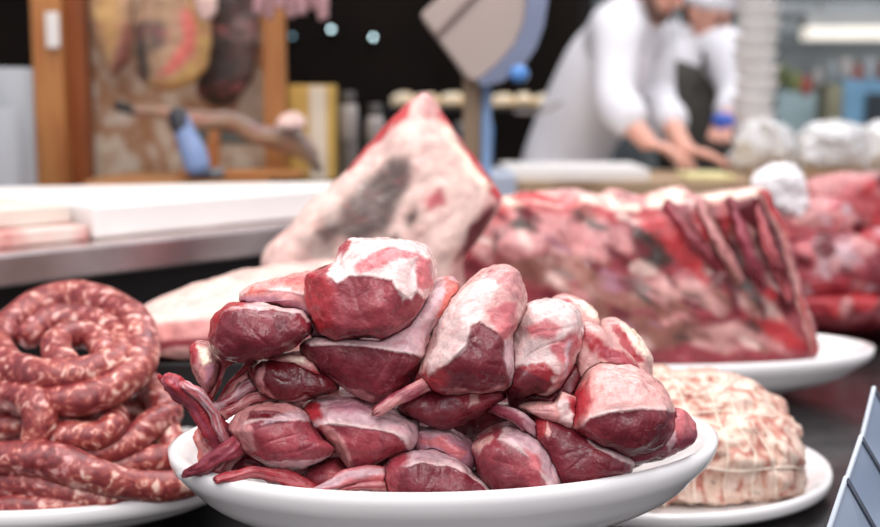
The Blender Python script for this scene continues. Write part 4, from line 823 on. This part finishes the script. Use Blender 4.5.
# lamps seen as soft dots
LG = simple('lamp_glow', '#cfeef4', .5, emit=7.0)
LGd = simple('dim_lamp_glow', '#8fb8c8', .5, emit=1.0)
for lab, x, y, r, m in (('left bright round spotlight in the dark background', 331, 29, .016, LG), ('right bright round spotlight in the dark background', 373, 37, .016, LG), ('dim round spotlight left of the two bright ones', 292, 36, .016, LGd)):
    p = P(x, y, 6.0); r *= .5; e = empty('spotlight', p, lab, 'light', 'small round spotlights')
    o = tube('lens', [p, p+np.array([0, .01, 0])], r, m, e, N=4, K=20, cap=.3); tube('can', [p+np.array([0, .015, 0]), p+np.array([0, .19, 0])], r*1.5, BLK, e, N=4, K=20, cap=.1)
# cream trays on a shelf in the back
CR = splotch('cream_goods', ['#e8d3a4', '#f2e6cc', '#e0b070', '#f0e2c8'], 14)
e = empty('back_shelf', P(470, 106, 5.2), 'dark shelf across the stall behind the scale', 'shelf')
a = P(385, 106, 5.2); b = P(562, 110, 5.2); box('board', a[0], b[0], 5.1, 5.45, b[2], a[2], simple('shelf_black', '#1b1718', .6), e)
for x in (388, 475, 556): box('upright', X(x, 5.3)-.015, X(x, 5.3)+.015, 5.3, 5.34, 0, b[2], simple('shelf_black', '#1b1718', .6), e)
G11 = 'cream coloured bread loaves on the back shelf'
for i, (x0, x1) in enumerate(((392, 414), (414, 438), (440, 464), (492, 514), (515, 532), (534, 552))):
    y = 98+(i % 2); tag(blob('loaf', [(x0, y+8), (x0-1, y+1), (x0+4, y-4), (x1-5, y-5), (x1+1, y+1), (x1, y+8)], 5.2, .05, 'C', (), tilt=0, mat=CR, N=50, M=12), ('leftmost cream loaf on the back shelf', 'second cream loaf from the left on the back shelf', 'cream loaf just left of the scale post', 'cream loaf just right of the scale post', 'cream loaf between two others right of the post', 'cream loaf nearest the leaning person')[i], 'bread', G11)
# lower clutter on the bench behind the scale: small blue and dark jars
GL = simple('blue_glass', '#4a78b0', .2)
G12 = 'small jars behind the scale'
for i, (x, y, w, c) in enumerate(((486,118,14,'#5c86b8'), (462,124,14,'#34404c'), (444,128,14,'#3c3634'), (425,124,14,'#6d6560'), (404,130,14,'#4d4644'))):
    Y = 4.4; p = P(x, y, Y); R_ = w/2*Y/F_PX; zb = P(0, 160, Y)[2]
    e = empty('jar', (p[0], Y, zb), ('blue jar beside the scale post', 'dark jar half behind the scale post', 'very dark jar left of the scale post', 'grey-brown jar left of the scale', 'leftmost dark jar behind the bench', 'dark jar nearest the leaning person')[i], 'jar', G12)
    lathe('body', [(0, 0), (R_, 0), (R_, p[2]-zb-.03), (R_*.7, p[2]-zb-.015), (0, p[2]-zb-.015)], (p[0], Y, zb), simple('jar_'+c[1:], c, .2), e, N=24); lathe('lid', [(0, 0), (R_*.75, 0), (R_*.75, .02), (0, .02)], (p[0], Y, p[2]-.0145), simple('jar_lid', '#8a8380', .4), e, N=24)
zb = P(0, 160, 4.4)[2]
tag(box('back_counter', X(300, 4.4), X(492, 4.4), 4.30, 4.6, 0, zb-.0005, simple('dark_counter', '#3b3634', .5)), 'dark counter carrying the row of small jars', 'counter')
# right background: market stalls
tag(box('far_stall_cabinet', X(775, 7.5), X(832, 7.5), 7.5, 8.1, 0, P(0, 92, 7.5)[2], simple('pale_teal_cabinet', '#9fb4b8', .5)), 'pale teal stall cabinet right of the bowl stack', 'cabinet')
e = empty('far_stall_cabinet', (X(885, 7.4), 7.7, 0), 'blue stall cabinet with a dark window at the right edge', 'cabinet')
box('body', X(840, 7.4), X(930, 7.4), 7.4, 8.0, 0, P(0, 80, 7.4)[2], simple('mid_blue_cabinet', '#6f9ab8', .5), e)
box('window_pane', X(862, 7.39), X(905, 7.39), 7.37, 7.398, P(0, 126, 7.4)[2], P(0, 93, 7.4)[2], simple('dark_glass', '#2c3338', .3), e)
tag(box('far_pillar', X(818, 7.3), X(834, 7.3), 7.2, 7.4, 0, P(0, 84, 7.3)[2], simple('khaki_pillar', '#8e8a72', .6)), 'khaki pillar between the two stall cabinets', 'pillar')
G13 = 'goods on the far stall'
for i, (x, y, c) in enumerate(((782,72,'#5c6634'), (795,78,'#7d8450'), (806,84,'#a05046'), (818,76,'#989490'), (832,70,'#8a9294'), (846,66,'#a8a09c'), (858,72,'#8c5a52'), (870,66,'#9a9ea2'), (884,70,'#7d4a44'))):
    tag(blob('goods', [(x-5, y+14), (x-5.5, y+2), (x-3, y-7), (x+3, y-8), (x+5.5, y), (x+5, y+14)], 7.55, .06, 'W', (), tilt=0, mat=simple('goods_'+c[1:], c, .6), N=40, M=10),
        ('yellow-green goods nearest the bowl stack on the far stall', 'pale olive goods on the far stall', 'brick red goods on the far stall', 'light grey goods on the far stall', 'bluish grey goods on the far stall', 'cream goods on the far stall', 'rust brown goods on the far stall', 'pale blue goods on the far stall', 'dark red goods at the right edge of the far stall')[i], 'goods', G13)
e = empty('ceiling_lamp', P(850, 30, 5.6), 'long fluorescent lamp hanging at the top right', 'lamp')
a = P(806, 40, 5.6); b = P(905, 24, 5.6); box('housing', a[0], b[0], 5.6, 5.75, b[2]-.01, b[2]+.05, simple('lamp_housing', '#a5a7a6', .5), e); box('tube_light', a[0], b[0], 5.58, 5.7, a[2], b[2]-.011, simple('fluoro_glow', '#efe9dc', .5, emit=.5), e)
for x in (820, 890): tube('hanger', [P(x, 22, 5.65), np.array([X(x, 5.65), 5.65, 4.0])], .006, STEEL, e, N=4, K=8)
for lab, x0, y0, x1, y1, Y, c in (('pale overhead beam crossing the top right', 735, 2, 930, 14, 6.6, '#8f9496'), ('darker overhead beam under the pale one', 770, 44, 930, 52, 6.9, '#5b605f'), ('grey canopy edge behind the bowl stack', 735, 22, 805, 34, 7.0, '#7c8284')):
    pxbox('overhead_beam', x0, y0, x1, y1, Y, .08, simple('beam_'+c[1:], c, .6)); o = bpy.context.scene.objects[-1]
    tag(o, lab, 'beam', 'overhead beams at the right')
p = P(718, 28, 5.7); e = empty('spotlight', p, 'small greenish lamp between the second person and the bowl stack', 'light'); tube('lens', [p, p+np.array([0, .01, 0])], .022, simple('green_glow', '#b8c89a', .5, emit=1.0), e, N=4, K=20, cap=.3); tube('can', [p+np.array([0, .02, 0]), p+np.array([0, .12, 0])], .03, BLK, e, N=4, K=20, cap=.1)
# ================================================================== light
w = bpy.data.worlds.new('world'); SC.world = w; w.use_nodes = True; bg = w.node_tree.nodes['Background']; bg.inputs[1].default_value = .92
_t = w.node_tree; _tc = _t.nodes.new('ShaderNodeTexCoord'); _sx = _t.nodes.new('ShaderNodeSeparateXYZ'); _mr = _t.nodes.new('ShaderNodeMapRange'); _cr = _t.nodes.new('ShaderNodeValToRGB')
_t.links.new(_tc.outputs['Generated'], _sx.inputs[0]); _t.links.new(_sx.outputs['Z'], _mr.inputs['Value']); _mr.inputs['From Min'].default_value = -1; _mr.inputs['From Max'].default_value = 1
_t.links.new(_mr.outputs[0], _cr.inputs[0]); _t.links.new(_cr.outputs[0], bg.inputs[0])
_e = _cr.color_ramp.elements; _e[0].position = .30; _e[0].color = (.16, .14, .15, 1); _e[1].position = .62; _e[1].color = (.92, .91, 1.0, 1); _m = _e.new(.48); _m.color = (.42, .40, .42, 1)
def area(name, loc, size, power, col, target, sy=None):
    l = bpy.data.lights.new(name, 'AREA'); l.energy = power; l.color = col; l.size = size
    if sy: l.shape = 'RECTANGLE'; l.size_y = sy
    o = bpy.data.objects.new(name, l); COL.objects.link(o); o.location = loc; o.rotation_euler = (Vector(target)-Vector(loc)).to_track_quat('-Z', 'Y').to_euler(); return o
area('counter_lamp', (.15, 1.5, 2.7), 1.0, 18, (1, .96, .94), (0, 1.15, .9))
area('counter_lamp_left', (-.9, .3, 2.5), .7, 12, (1, .93, .9), (-.2, 1.1, .9))
area('sparkle_light', (-.45, 1.0, 2.2), .14, 3.6, (1, .95, .92), (-.05, 1.0, .9))  # small light added for sparkle on the meat, from the left
area('sparkle_light', (.55, .75, 2.2), .14, 3.2, (1, .96, .95), (.1, 1.0, .9))  # its right-hand partner, likewise added for sparkle
area('front_fill', (.4, -1.2, 2.9), 1.4, 34, (1, .97, .97), (0, 1.2, .8))  # soft fill added above the camera side to brighten the fronts
area('hall_lamp', (.8, 3.6, 3.3), 1.6, 44, (.98, .98, 1), (.6, 4.2, .9))
area('hall_lamp_right', (2.5, 6.2, 3.7), 2.0, 90, (.95, .98, 1), (2.5, 7.5, .8))
area('rack_lamp', (-.7, 2.5, 2.6), .6, 7, (1, .88, .74), (-.75, 3.2, 1.1))
SC.view_settings.view_transform = 'Standard'; SC.view_settings.look = 'None'; SC.view_settings.gamma = 1; SC.view_settings.exposure = .06; SC.view_settings.use_curve_mapping = False
